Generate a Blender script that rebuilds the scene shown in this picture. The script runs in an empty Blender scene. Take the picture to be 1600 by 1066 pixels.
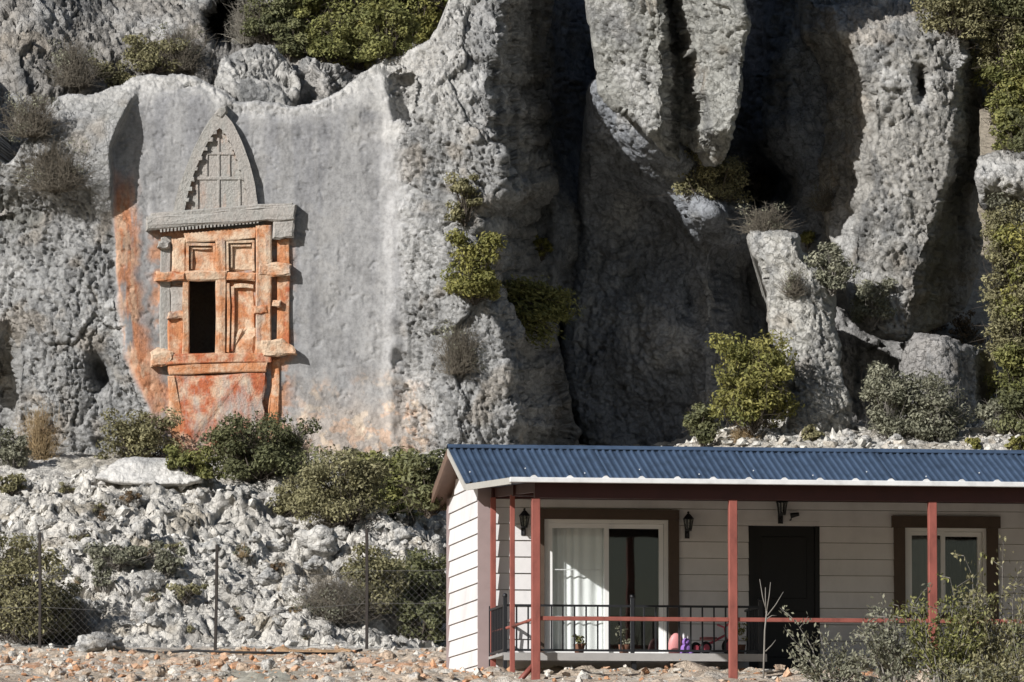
import bpy, bmesh, math, random
import numpy as np
from mathutils import Vector, Matrix, Euler

sc = bpy.context.scene
COL = sc.collection
R = math.radians

# ------------------------------------------------------------------ camera, sky, sun, exposure
FPX = 10200.0           # focal length in photo pixels (1600 wide)
HOR = 1450.0            # horizon row in the photo
PITCH = math.atan((HOR - 533.0) / FPX)
cam_d = bpy.data.cameras.new('camera')
cam_d.sensor_width = 36.0
cam_d.lens = 36.0 * FPX / 1600.0
cam_d.clip_start = 1.0
cam_d.clip_end = 2000.0
cam = bpy.data.objects.new('camera', cam_d)
cam.rotation_euler = (math.pi / 2 + PITCH, 0, 0)
COL.objects.link(cam)
sc.camera = cam

SUN_EL, SUN_AZ = R(27.5), R(45.0)      # azimuth: degrees left of the view direction, behind the camera
world = bpy.data.worlds.new('World')
sc.world = world
world.use_nodes = True
wn = world.node_tree
bg = wn.nodes['Background']
sky = wn.nodes.new('ShaderNodeTexSky')
sky.sky_type = 'NISHITA'
sky.sun_disc = False
sky.sun_elevation = SUN_EL
sky.sun_rotation = math.pi + SUN_AZ
wn.links.new(sky.outputs[0], bg.inputs[0])
bg.inputs[1].default_value = 0.05
sun_d = bpy.data.lights.new('sun', 'SUN')
sun_d.energy = 5.0
sun_d.angle = R(0.5)
sun_d.color = (1.0, 0.975, 0.94)
sun = bpy.data.objects.new('sun', sun_d)
to_sun = Vector((-math.sin(SUN_AZ) * math.cos(SUN_EL), -math.cos(SUN_AZ) * math.cos(SUN_EL), math.sin(SUN_EL)))
sun.rotation_euler = to_sun.to_track_quat('Z', 'Y').to_euler()
sun.location = to_sun * 60
COL.objects.link(sun)
sc.view_settings.view_transform = 'Standard'
sc.view_settings.look = 'None'
sc.view_settings.exposure = 0.22
sc.view_settings.gamma = 1.0
sc.view_settings.use_curve_mapping = False
sc.cycles.max_bounces = 4
sc.cycles.transparent_max_bounces = 12

# ------------------------------------------------------------------ mapping photo pixel + distance -> place
CP, SP = math.cos(PITCH), math.sin(PITCH)

def at_np(px, py, Y):
    rx = (px - 800.0) / FPX
    ru = (533.0 - py) / FPX
    dy = CP - SP * ru
    dz = SP + CP * ru
    return np.stack([rx / dy * Y, Y + 0 * rx, dz / dy * Y], -1)

def at(px, py, Y):
    p = at_np(np.float64(px), np.float64(py), np.float64(Y))
    return Vector((float(p[0]), float(p[1]), float(p[2])))

def ppm(Y):               # photo pixels per metre at that distance
    return FPX / Y

# ------------------------------------------------------------------ noise
_rs = np.random.RandomState(7)
_P = np.concatenate([_rs.permutation(256)] * 2).astype(np.int32)
_G = _rs.normal(size=(256, 3))
_G /= np.linalg.norm(_G, axis=1)[:, None]

def perlin(x, y, z):
    xi, yi, zi = np.floor(x), np.floor(y), np.floor(z)
    xf, yf, zf = x - xi, y - yi, z - zi
    xi = xi.astype(np.int64) & 255; yi = yi.astype(np.int64) & 255; zi = zi.astype(np.int64) & 255
    u = xf * xf * xf * (xf * (xf * 6 - 15) + 10)
    v = yf * yf * yf * (yf * (yf * 6 - 15) + 10)
    w = zf * zf * zf * (zf * (zf * 6 - 15) + 10)
    def g(i, j, k):
        h = _P[(_P[(_P[(xi + i) & 255] + yi + j) & 255] + zi + k) & 255]
        gr = _G[h]
        return gr[..., 0] * (xf - i) + gr[..., 1] * (yf - j) + gr[..., 2] * (zf - k)
    x00 = g(0, 0, 0) * (1 - u) + g(1, 0, 0) * u
    x10 = g(0, 1, 0) * (1 - u) + g(1, 1, 0) * u
    x01 = g(0, 0, 1) * (1 - u) + g(1, 0, 1) * u
    x11 = g(0, 1, 1) * (1 - u) + g(1, 1, 1) * u
    y0 = x00 * (1 - v) + x10 * v
    y1 = x01 * (1 - v) + x11 * v
    return (y0 * (1 - w) + y1 * w) * 1.6

def fbm(p, scale, octs=4, gain=0.5, off=0.0, stretch=(1, 1, 1)):
    f, a, s = scale, 1.0, 0.0
    for o in range(octs):
        s = s + a * perlin(p[..., 0] * f * stretch[0] + off + o * 17.3, p[..., 1] * f * stretch[1] + off * 1.7, p[..., 2] * f * stretch[2] - off)
        f *= 2.03; a *= gain
    return s

def ridged(p, scale, octs=4, gain=0.5, off=0.0, stretch=(1, 1, 1)):
    f, a, s = scale, 1.0, 0.0
    for o in range(octs):
        n = perlin(p[..., 0] * f * stretch[0] + off + o * 9.1, p[..., 1] * f * stretch[1] + off * 1.3, p[..., 2] * f * stretch[2] - off)
        s = s + a * (1 - 2 * np.abs(n))
        f *= 2.1; a *= gain
    return s

def worley(p, scale, off=0, stretch=(1, 1, 1)):
    q = p * np.array(stretch) * scale + off
    c = np.floor(q).astype(np.int64)
    best = np.full(q.shape[:-1], 9.0)
    for i in (-1, 0, 1):
        for j in (-1, 0, 1):
            for k in (-1, 0, 1):
                cc = c + np.array([i, j, k])
                h = _P[(_P[(_P[cc[..., 0] & 255] + cc[..., 1]) & 255] + cc[..., 2]) & 255]
                o = _G[h] * 0.5 + 0.5
                d = ((cc + o - q) ** 2).sum(-1)
                best = np.minimum(best, d)
    return np.sqrt(best)

def sstep(a, b, x):
    t = np.clip((x - a) / (b - a), 0, 1)
    return t * t * (3 - 2 * t)

# ------------------------------------------------------------------ object helpers
def tag(o, label=None, cat=None, group=None, kind=None):
    if label: o['label'] = label
    if cat: o['category'] = cat
    if group: o['group'] = group
    if kind: o['kind'] = kind
    return o

def empty(name, loc=(0, 0, 0), rz=0.0):
    o = bpy.data.objects.new(name, None)
    o.location = loc
    o.rotation_euler = (0, 0, rz)
    o.empty_display_size = 0.2
    COL.objects.link(o)
    return o

def link(name, me, parent=None, mat=None):
    o = bpy.data.objects.new(name, me)
    if mat is not None and not me.materials:
        me.materials.append(mat)
    COL.objects.link(o)
    if parent is not None:
        o.parent = parent
    return o

def np_mesh(name, verts, quads, tints=None, smooth=True, tri=False):
    n = 3 if tri else 4
    me = bpy.data.meshes.new(name)
    me.vertices.add(len(verts))
    me.vertices.foreach_set('co', np.asarray(verts, np.float32).ravel())
    me.loops.add(len(quads) * n)
    me.loops.foreach_set('vertex_index', np.asarray(quads, np.int32).ravel())
    me.polygons.add(len(quads))
    me.polygons.foreach_set('loop_start', np.arange(0, len(quads) * n, n, dtype=np.int32))
    me.polygons.foreach_set('use_smooth', np.full(len(quads), smooth))
    me.update(calc_edges=True)
    if tints is not None:
        a = me.attributes.new('tint', 'FLOAT_COLOR', 'POINT')
        a.data.foreach_set('color', np.asarray(tints, np.float32).ravel())
    return me

def bm_mesh(name, bm, smooth=False):
    bmesh.ops.recalc_face_normals(bm, faces=bm.faces)
    me = bpy.data.meshes.new(name)
    bm.to_mesh(me)
    bm.free()
    if smooth:
        me.polygons.foreach_set('use_smooth', np.full(len(me.polygons), True))
    return me

def add_box(bm, lo, hi, M=None):
    vs = []
    for z in (lo[2], hi[2]):
        for y in (lo[1], hi[1]):
            for x in (lo[0], hi[0]):
                v = Vector((x, y, z))
                vs.append(bm.verts.new(M @ v if M else v))
    for f in ((0, 2, 3, 1), (4, 5, 7, 6), (0, 1, 5, 4), (2, 6, 7, 3), (0, 4, 6, 2), (1, 3, 7, 5)):
        bm.faces.new([vs[i] for i in f])
    return vs

def box(name, lo, hi, mat, parent=None, bevel=0.0, M=None):
    bm = bmesh.new()
    add_box(bm, lo, hi, M)
    if bevel:
        bmesh.ops.bevel(bm, geom=bm.edges[:], offset=bevel, segments=1, affect='EDGES')
    return link(name, bm_mesh(name, bm), parent, mat)

def add_tube(bm, pts, rad, sides=6, r2=None, caps=True):
    pts = [Vector(p) for p in pts]
    rings = []
    n = len(pts)
    for i, p in enumerate(pts):
        d = (pts[min(i + 1, n - 1)] - pts[max(i - 1, 0)]).normalized()
        a = d.orthogonal().normalized() if abs(d.z) > 0.95 or True else None
        ref = Vector((0, 0, 1)) if abs(d.z) < 0.9 else Vector((1, 0, 0))
        a = d.cross(ref).normalized()
        b = d.cross(a)
        r = rad if r2 is None else rad + (r2 - rad) * i / max(n - 1, 1)
        rings.append([bm.verts.new(p + a * math.cos(2 * math.pi * k / sides) * r + b * math.sin(2 * math.pi * k / sides) * r) for k in range(sides)])
    for i in range(n - 1):
        for k in range(sides):
            bm.faces.new((rings[i][k], rings[i][(k + 1) % sides], rings[i + 1][(k + 1) % sides], rings[i + 1][k]))
    if caps:
        bm.faces.new(rings[0][::-1]); bm.faces.new(rings[-1])

def tube(name, pts, rad, mat, parent=None, sides=8, r2=None):
    bm = bmesh.new()
    add_tube(bm, pts, rad, sides, r2)
    return link(name, bm_mesh(name, bm, smooth=True), parent, mat)

# ------------------------------------------------------------------ materials
def new_mat(name):
    m = bpy.data.materials.new(name)
    m.use_nodes = True
    nt = m.node_tree
    return m, nt, nt.nodes['Principled BSDF']

def N(nt, typ, **kw):
    n = nt.nodes.new(typ)
    for k, v in kw.items():
        if k.startswith('i_'):
            n.inputs[k[2:].replace('_', ' ')].default_value = v
        else:
            setattr(n, k, v)
    return n

def ramp(nt, src, stops):
    r = nt.nodes.new('ShaderNodeValToRGB')
    e = r.color_ramp.elements
    while len(e) < len(stops):
        e.new(0.5)
    for el, (p, c) in zip(e, stops):
        el.position = p
        el.color = (c, c, c, 1) if isinstance(c, (int, float)) else (*c, 1)
    nt.links.new(src, r.inputs[0])
    return r.outputs[0]

def mixc(nt, fac, a, b, mode='MIX'):
    m = nt.nodes.new('ShaderNodeMix')
    m.data_type = 'RGBA'
    m.blend_type = mode
    for sock, val in ((m.inputs[0], fac), (m.inputs[6], a), (m.inputs[7], b)):
        if isinstance(val, (int, float)):
            sock.default_value = val
        elif isinstance(val, tuple):
            sock.default_value = (*val, 1)
        else:
            nt.links.new(val, sock)
    return m.outputs[2]

def rock_material(name='limestone'):
    m, nt, b = new_mat(name)
    L = nt.links.new
    att = N(nt, 'ShaderNodeAttribute', attribute_name='tint')
    geo = N(nt, 'ShaderNodeNewGeometry')
    pos = geo.outputs['Position']
    n1 = N(nt, 'ShaderNodeTexNoise', i_Scale=2.2, i_Detail=3.0, i_Roughness=0.65); L(pos, n1.inputs['Vector'])
    n2 = N(nt, 'ShaderNodeTexNoise', i_Scale=14.0, i_Detail=3.0, i_Roughness=0.7); L(pos, n2.inputs['Vector'])
    n3 = N(nt, 'ShaderNodeTexNoise', i_Scale=5.0, i_Detail=3.0, i_Roughness=0.6)
    mp = N(nt, 'ShaderNodeMapping'); mp.inputs['Scale'].default_value = (1, 1, 0.13)
    L(pos, mp.inputs[0]); L(mp.outputs[0], n3.inputs['Vector'])
    c = mixc(nt, 1.0, att.outputs['Color'], ramp(nt, n1.outputs[0], [(0.3, 0.72), (0.5, 1.0), (0.7, 1.12)]), 'MULTIPLY')
    c = mixc(nt, 1.0, c, ramp(nt, n2.outputs[0], [(0.3, 0.74), (0.52, 1.0), (0.72, 1.16)]), 'MULTIPLY')
    c = mixc(nt, 0.7, c, ramp(nt, n3.outputs[0], [(0.32, 0.8), (0.5, 1.0), (0.7, 1.1)]), 'MULTIPLY')
    L(c, b.inputs['Base Color'])
    b.inputs['Roughness'].default_value = 0.95
    b.inputs['Specular IOR Level'].default_value = 0.15
    vo = N(nt, 'ShaderNodeTexVoronoi', i_Scale=4.5, feature='DISTANCE_TO_EDGE')
    wv = N(nt, 'ShaderNodeVectorMath', operation='MULTIPLY_ADD'); L(n2.outputs['Color'], wv.inputs[0]); wv.inputs[1].default_value = (0.16, 0.16, 0.16); L(pos, wv.inputs[2])
    L(wv.outputs[0], vo.inputs['Vector'])
    vr = ramp(nt, vo.outputs['Distance'], [(0.0, 0.0), (0.045, 1.0)])
    nb = N(nt, 'ShaderNodeTexNoise', i_Scale=22.0, i_Detail=3.0, i_Roughness=0.75); L(pos, nb.inputs['Vector'])
    ad = N(nt, 'ShaderNodeMath', operation='MULTIPLY_ADD'); L(vr, ad.inputs[0]); ad.inputs[1].default_value = 0.45; L(nb.outputs[0], ad.inputs[2])
    bp = N(nt, 'ShaderNodeBump'); bp.inputs['Distance'].default_value = 0.05
    L(att.outputs['Alpha'], bp.inputs['Strength']); L(ad.outputs[0], bp.inputs['Height']); L(bp.outputs[0], b.inputs['Normal'])
    return m

def plain(name, col, rough=0.6, var=0.12, scale=6.0, metal=0.0, spec=0.4, bump=0.0, bscale=30.0, streak=(1, 1, 1), rand=0.0):
    m, nt, b = new_mat(name)
    L = nt.links.new
    tc = N(nt, 'ShaderNodeNewGeometry')
    mp = N(nt, 'ShaderNodeMapping'); mp.inputs['Scale'].default_value = streak
    L(tc.outputs['Position'], mp.inputs[0])
    n = N(nt, 'ShaderNodeTexNoise', i_Scale=scale, i_Detail=6.0, i_Roughness=0.65); L(mp.outputs[0], n.inputs['Vector'])
    c = mixc(nt, 1.0, tuple(col), ramp(nt, n.outputs[0], [(0.3, 1 - var), (0.5, 1.0), (0.7, 1 + var * 0.6)]), 'MULTIPLY')
    if rand:
        oi = N(nt, 'ShaderNodeObjectInfo')
        c = mixc(nt, 1.0, c, ramp(nt, oi.outputs['Random'], [(0.0, 1 - rand), (1.0, 1.0)]), 'MULTIPLY')
    L(c, b.inputs['Base Color'])
    b.inputs['Roughness'].default_value = rough
    b.inputs['Metallic'].default_value = metal
    b.inputs['Specular IOR Level'].default_value = spec
    if bump:
        n2 = N(nt, 'ShaderNodeTexNoise', i_Scale=bscale, i_Detail=5.0); L(mp.outputs[0], n2.inputs['Vector'])
        bp = N(nt, 'ShaderNodeBump', i_Strength=bump, i_Distance=0.02)
        L(n2.outputs[0], bp.inputs['Height']); L(bp.outputs[0], b.inputs['Normal'])
    return m

def tomb_material(name, iron, cream, grey, red=0.0):
    """the carved rock: one mineral pattern through the whole facade, in differing amounts"""
    m, nt, b = new_mat(name)
    L = nt.links.new
    g = N(nt, 'ShaderNodeNewGeometry')
    mp = N(nt, 'ShaderNodeMapping'); mp.inputs['Scale'].default_value = (1, 1, 0.3)
    L(g.outputs['Position'], mp.inputs[0])
    n1 = N(nt, 'ShaderNodeTexNoise', i_Scale=3.6, i_Detail=5.0, i_Roughness=0.62); L(mp.outputs[0], n1.inputs['Vector'])
    n2 = N(nt, 'ShaderNodeTexNoise', i_Scale=3.4, i_Detail=5.0, i_Roughness=0.65); L(g.outputs['Position'], n2.inputs['Vector'])
    n3 = N(nt, 'ShaderNodeTexNoise', i_Scale=20.0, i_Detail=4.0, i_Roughness=0.7); L(g.outputs['Position'], n3.inputs['Vector'])
    n4 = N(nt, 'ShaderNodeTexNoise', i_Scale=3.1, i_Detail=5.0, i_Roughness=0.7); L(mp.outputs[0], n4.inputs['Vector'])
    base = (0.34, 0.335, 0.315)
    f = lambda amt, src, w=0.12: ramp(nt, src, [(max(0.0, 0.78 - amt * 0.56 - w / 2), 0.0), (min(1.0, 0.78 - amt * 0.56 + w / 2), 1.0)])
    c = mixc(nt, f(iron, n1.outputs[0], 0.2), base, (0.50, 0.225, 0.11))
    c = mixc(nt, f(red, n4.outputs[0]), c, (0.42, 0.125, 0.06))
    c = mixc(nt, f(cream, n2.outputs[0], 0.22), c, (0.60, 0.46, 0.335))
    c = mixc(nt, f(grey, n4.outputs[0], 0.2), c, (0.37, 0.345, 0.32))
    c = mixc(nt, 1.0, c, ramp(nt, n3.outputs[0], [(0.28, 0.72), (0.52, 1.0), (0.75, 1.14)]), 'MULTIPLY')
    L(c, b.inputs['Base Color'])
    b.inputs['Roughness'].default_value = 0.92
    b.inputs['Specular IOR Level'].default_value = 0.12
    bp = N(nt, 'ShaderNodeBump', i_Strength=0.8, i_Distance=0.04)
    L(n3.outputs[0], bp.inputs['Height']); L(bp.outputs[0], b.inputs['Normal'])
    return m

def leaf_material(name, a, b_, trans=0.25):
    m, nt, b = new_mat(name)
    L = nt.links.new
    att = N(nt, 'ShaderNodeAttribute', attribute_name='tint')
    c = mixc(nt, att.outputs['Alpha'], tuple(a), tuple(b_))
    c = mixc(nt, 1.0, c, att.outputs['Color'], 'MULTIPLY')
    L(c, b.inputs['Base Color'])
    b.inputs['Roughness'].default_value = 0.6
    b.inputs['Specular IOR Level'].default_value = 0.25
    t = N(nt, 'ShaderNodeBsdfTranslucent'); L(c, t.inputs['Color'])
    mx = N(nt, 'ShaderNodeMixShader', i_Fac=trans)
    L(b.outputs[0], mx.inputs[1]); L(t.outputs[0], mx.inputs[2])
    L(mx.outputs[0], nt.nodes['Material Output'].inputs['Surface'])
    return m

def glass_material(name, refl=0.06, tint=(0.95, 0.96, 0.96)):
    m, nt, b = new_mat(name)
    L = nt.links.new
    g = N(nt, 'ShaderNodeNewGeometry')
    n = N(nt, 'ShaderNodeTexNoise', i_Scale=1.5, i_Detail=2.0); L(g.outputs['Position'], n.inputs['Vector'])
    t = N(nt, 'ShaderNodeBsdfTransparent'); t.inputs[0].default_value = (*tint, 1)
    gl = N(nt, 'ShaderNodeBsdfGlossy'); gl.inputs['Roughness'].default_value = 0.03
    bp = N(nt, 'ShaderNodeBump', i_Strength=0.05, i_Distance=0.02); L(n.outputs[0], bp.inputs['Height']); L(bp.outputs[0], gl.inputs['Normal'])
    mx = N(nt, 'ShaderNodeMixShader', i_Fac=refl)
    L(t.outputs[0], mx.inputs[1]); L(gl.outputs[0], mx.inputs[2])
    L(mx.outputs[0], nt.nodes['Material Output'].inputs['Surface'])
    return m

M = {}
M['rock'] = rock_material()
M['white_siding'] = plain('white_siding', (0.715, 0.70, 0.702), 0.6, 0.13, 2.2, streak=(1, 1, 0.6), rand=0.07)
M['taupe_trim'] = plain('taupe_trim', (0.30, 0.235, 0.23), 0.6, 0.08)
M['brown_trim'] = plain('brown_trim', (0.085, 0.058, 0.042), 0.55, 0.15)
M['brown_soffit'] = plain('brown_soffit', (0.16, 0.105, 0.08), 0.6, 0.15)
M['grey_trim'] = plain('grey_trim', (0.42, 0.41, 0.38), 0.6, 0.1)
M['blue_roof'] = plain('blue_roof', (0.054, 0.084, 0.138), 0.5, 0.35, 4.0, rand=0.16, spec=0.4)
M['white_metal'] = plain('white_metal', (0.66, 0.66, 0.66), 0.5, 0.2, 5.0)
M['red_paint'] = plain('red_paint', (0.255, 0.078, 0.06), 0.6, 0.35, 7.0, streak=(1, 1, 0.4))
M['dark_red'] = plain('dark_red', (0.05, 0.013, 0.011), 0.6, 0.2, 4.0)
M['black_metal'] = plain('black_metal', (0.016, 0.017, 0.02), 0.45, 0.2, 9.0)
M['black_door'] = plain('black_door', (0.006, 0.006, 0.007), 0.5, 0.2, 4.0)
M['pvc_frame'] = plain('pvc_frame', (0.8, 0.8, 0.79), 0.4, 0.03)
M['grey_curtain'] = plain('grey_curtain', (0.16, 0.16, 0.15), 0.9, 0.08, 5.0)
M['curtain'] = plain('curtain', (0.86, 0.87, 0.86), 0.9, 0.04, 5.0)
M['dark_curtain'] = plain('dark_curtain', (0.045, 0.047, 0.045), 0.9, 0.1, 5.0)
M['interior'] = plain('interior', (0.03, 0.03, 0.03), 0.9, 0.1)
M['glass'] = glass_material('glass')
M['lamp_glass'] = glass_material('lamp_glass', 0.1, (0.5, 0.5, 0.45))
M['deck'] = plain('deck', (0.34, 0.33, 0.32), 0.7, 0.12)
M['concrete'] = plain('concrete', (0.36, 0.35, 0.33), 0.9, 0.15, 6.0, bump=0.3)
M['pink'] = plain('pink_plastic', (0.55, 0.10, 0.14), 0.4, 0.05)
M['rose'] = plain('rose_plastic', (0.62, 0.26, 0.26), 0.5, 0.05)
M['purple'] = plain('purple_cloth', (0.25, 0.13, 0.42), 0.8, 0.1)
M['white_cloth'] = plain('white_cloth', (0.75, 0.72, 0.74), 0.8, 0.05)
M['rubber'] = plain('rubber', (0.012, 0.012, 0.013), 0.7, 0.1)
M['terracotta'] = plain('terracotta', (0.16, 0.075, 0.045), 0.8, 0.1)
M['rust'] = plain('rusty_iron', (0.03, 0.024, 0.021), 0.7, 0.3, 12.0)
M['wire'] = plain('wire', (0.16, 0.155, 0.15), 0.6, 0.2, 12.0)
M['bark'] = plain('bark', (0.09, 0.075, 0.06), 0.9, 0.25, 10.0)
M['grey_bark'] = plain('grey_bark', (0.2, 0.185, 0.165), 0.9, 0.25, 10.0)
M['dry_twig'] = plain('dry_twig', (0.16, 0.14, 0.11), 0.9, 0.3, 6.0)
M['pale_twig'] = plain('pale_twig', (0.27, 0.25, 0.21), 0.9, 0.3, 6.0)
M['straw'] = plain('straw', (0.34, 0.25, 0.14), 0.9, 0.3, 6.0)
M['leaf_green'] = leaf_material('leaf_green', (0.12, 0.13, 0.045), (0.28, 0.275, 0.1))
M['leaf_dark'] = leaf_material('leaf_dark', (0.1, 0.108, 0.055), (0.205, 0.208, 0.1))
M['leaf_olive'] = leaf_material('leaf_olive', (0.17, 0.16, 0.085), (0.34, 0.315, 0.175))
M['leaf_yellow'] = leaf_material('leaf_yellow', (0.145, 0.15, 0.045), (0.33, 0.305, 0.1))
M['leaf_grey'] = leaf_material('leaf_grey', (0.17, 0.172, 0.12), (0.32, 0.315, 0.235))
M['leaf_brown'] = leaf_material('leaf_brown', (0.14, 0.095, 0.055), (0.27, 0.19, 0.11))
for nm, args in {'tomb_grey': (0.0, 0.0, 0.5), 'tomb_face': (0.35, 0.2, 0.5), 'tomb_orange': (1.0, 0.40, 0.0, 0.35), 'tomb_cream': (0.95, 0.60, 0.1, 0.15),
                 'tomb_pink': (0.85, 0.5, 0.3, 0.3), 'tomb_red': (1.0, 0.42, 0.1, 0.6), 'tomb_plinth': (0.72, 0.40, 0.36, 0.68)}.items():
    M[nm] = tomb_material(nm, *args)

# ------------------------------------------------------------------ rock sheets: outline + distance field, carved by noise
def spline(pts, per=8, closed=True):
    P = np.array(pts, float)
    n = len(P)
    out = []
    for i in range(n if closed else n - 1):
        p0, p1, p2, p3 = (P[(i - 1) % n], P[i], P[(i + 1) % n], P[(i + 2) % n]) if closed else (P[max(i - 1, 0)], P[i], P[i + 1], P[min(i + 2, n - 1)])
        for t in np.arange(per) / per:
            out.append(0.5 * ((2 * p1) + (-p0 + p2) * t + (2 * p0 - 5 * p1 + 4 * p2 - p3) * t * t + (-p0 + 3 * p1 - 3 * p2 + p3) * t ** 3))
    if not closed:
        out.append(P[-1])
    return np.array(out)

def sdf(poly, gx, gy):
    a = poly
    b = np.roll(poly, -1, 0)
    best = np.full(gx.shape, 1e9)
    inside = np.zeros(gx.shape, bool)
    for (ax, ay), (bx, by) in zip(a, b):
        ex, ey = bx - ax, by - ay
        wx, wy = gx - ax, gy - ay
        t = np.clip((wx * ex + wy * ey) / (ex * ex + ey * ey + 1e-9), 0, 1)
        best = np.minimum(best, (wx - ex * t) ** 2 + (wy - ey * t) ** 2)
        cond = (ay > gy) != (by > gy)
        if by != ay:
            xi = ax + (gy - ay) / (by - ay) * ex
            inside ^= cond & (gx < xi)
    d = np.sqrt(best)
    return np.where(inside, d, -d)

def upsample(c, cx, cy, X, Y):
    fx = np.clip((X - cx[0]) / (cx[1] - cx[0]), 0, len(cx) - 1.001)
    fy = np.clip((Y - cy[0]) / (cy[1] - cy[0]), 0, len(cy) - 1.001)
    i = fx.astype(int); j = fy.astype(int); u = fx - i; v = fy - j
    return (c[j, i] * (1 - u) * (1 - v) + c[j, i + 1] * u * (1 - v) + c[j + 1, i] * (1 - u) * v + c[j + 1, i + 1] * u * v)

def rock_sheet(name, outline, depth, disp, tint, h=2.6, edge=(30, 1.2), rough_edge=3.0, back=2.5, per=8, parent=None, cut=None, tx=0.32):
    poly = spline(outline, per)
    lo, hi = poly.min(0) - 8, poly.max(0) + 8
    cx = np.arange(lo[0], hi[0] + 8, 8.0); cy = np.arange(lo[1], hi[1] + 8, 8.0)
    CX, CY = np.meshgrid(cx, cy)
    sd = sdf(poly, CX, CY)
    x = np.arange(lo[0], hi[0], h); y = np.arange(lo[1], hi[1], h)
    PX, PY = np.meshgrid(x, y)
    d = upsample(sd, cx, cy, PX, PY)
    pn = np.stack([PX / 60.0, PY / 60.0, 0 * PX + len(name)], -1)
    d = d + rough_edge * fbm(pn, 1.0, 4, 0.6)
    gy, gx = np.gradient(d, h)
    gl = np.maximum(np.sqrt(gx * gx + gy * gy), 0.3)
    keep = d > -h * 0.75
    neg = keep & (d < 0)
    PX = np.where(neg, PX - d * gx / gl ** 2, PX)
    PY = np.where(neg, PY - d * gy / gl ** 2, PY)
    dd = np.maximum(d, 0)
    Y = depth(PX, PY, dd)
    q = 1 - np.clip(dd / edge[0], 0, 1)
    Y = Y + edge[1] * (1 - np.sqrt(np.maximum(1 - q * q, 0)))
    P0 = at_np(PX, PY, Y)
    D = disp(P0, PX, PY, dd)
    nrm = np.cross(np.gradient(P0, axis=1), np.gradient(P0, axis=0))
    nrm /= np.maximum(np.linalg.norm(nrm, axis=-1), 1e-9)[..., None]
    nrm *= np.where(nrm[..., 1:2] > 0, -1.0, 1.0)
    nrm = nrm * 0.75 + np.array([0, -0.25, 0])
    fade = sstep(0, 10, dd)[..., None]
    nrm = nrm * fade + np.array([0, -1.0, 0]) * (1 - fade)
    if cut is not None:
        keep &= ~cut(PX, PY)
    P1 = P0 + nrm * D[..., None]
    T = tint(P1, PX, PY, dd)
    ny, nx = PX.shape
    idx = np.arange(ny * nx).reshape(ny, nx)
    fk = keep[:-1, :-1] & keep[1:, :-1] & keep[:-1, 1:] & keep[1:, 1:]
    q4 = np.stack([idx[:-1, :-1][fk], idx[1:, :-1][fk], idx[1:, 1:][fk], idx[:-1, 1:][fk]], -1)
    used = np.unique(q4)
    remap = np.full(ny * nx, -1); remap[used] = np.arange(len(used))
    q4 = remap[q4]
    V = P1.reshape(-1, 3)[used]; TT = T.reshape(-1, 4)[used]
    # close it backwards so that it is a body, not a sheet
    E = np.concatenate([q4[:, [0, 1]], q4[:, [1, 2]], q4[:, [2, 3]], q4[:, [3, 0]]])
    key = np.sort(E, 1); code = key[:, 0].astype(np.int64) * len(V) + key[:, 1]
    _, inv, cnt = np.unique(code, return_inverse=True, return_counts=True)
    B = E[cnt[inv] == 1]
    if cut is not None:                     # no lining inside the cut opening
        sx = PX.reshape(-1)[used]; sy_ = PY.reshape(-1)[used]
        ins = (sx > 280) & (sx < 352) & (sy_ > 424) & (sy_ < 568)
        B = B[~ins[B[:, 0]]]
    bv = np.unique(B)
    rm = np.full(len(V), -1); rm[bv] = len(V) + np.arange(len(bv))
    nv = V[bv].copy(); nv[:, 1] += back
    cen = V.mean(0)[[0, 2]] - nv[:, [0, 2]]; cen /= np.maximum(np.linalg.norm(cen, axis=1), 0.3)[:, None]
    nv[:, [0, 2]] += cen * back * np.array([tx, 0.32])
    sk = np.stack([B[:, 1], B[:, 0], rm[B[:, 0]], rm[B[:, 1]]], -1)
    V = np.concatenate([V, nv]); TT = np.concatenate([TT, TT[bv]]); q4 = np.concatenate([q4, sk])
    me = np_mesh(name, V, q4, TT)
    return link(name, me, parent, M['rock'])

def rgba(base, a, shape):
    T = np.empty(shape + (4,))
    T[..., :3] = base
    T[..., 3] = a
    return T

def blend(T, mask, col, a=None):
    mask = np.clip(mask, 0, 1)[..., None]
    T[..., :3] = T[..., :3] * (1 - mask) + np.array(col) * mask
    if a is not None:
        T[..., 3] = T[..., 3] * (1 - mask[..., 0]) + a * mask[..., 0]
    return T

GREY = (0.300, 0.300, 0.298)
PALE = (0.45, 0.448, 0.44)
DARKG = (0.165, 0.168, 0.17)

def facets(P, scale, off=0.0, stretch=(1, 1, 1)):
    """broken planes: each cell of a warped cellular pattern is its own tilted facet"""
    w = np.stack([fbm(P, scale * 1.3, 2, 0.5, off + 2), fbm(P, scale * 1.3, 2, 0.5, off + 6), fbm(P, scale * 1.3, 2, 0.5, off + 9)], -1) * 0.28
    q = P * np.array(stretch) * scale + off + w
    c = np.floor(q).astype(np.int64)
    f1 = np.full(q.shape[:-1], 9.0); f2 = f1.copy(); h = np.zeros_like(f1)
    for i in (-1, 0, 1):
        for j in (-1, 0, 1):
            for k in (-1, 0, 1):
                cc = c + np.array([i, j, k])
                hh = _P[(_P[(_P[cc[..., 0] & 255] + cc[..., 1]) & 255] + cc[..., 2]) & 255]
                o = _G[hh] * 0.5 + 0.5
                e = q - (cc + o)
                d = (e ** 2).sum(-1)
                g = _G[(hh * 7 + 13) & 255]
                hv = (e * g).sum(-1) + g[..., 1] * 0.5
                n1 = d < f1
                f2 = np.where(n1, f1, np.minimum(f2, d))
                h = np.where(n1, hv, h)
                f1 = np.where(n1, d, f1)
    return h, np.sqrt(f1), np.sqrt(f2)

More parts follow.
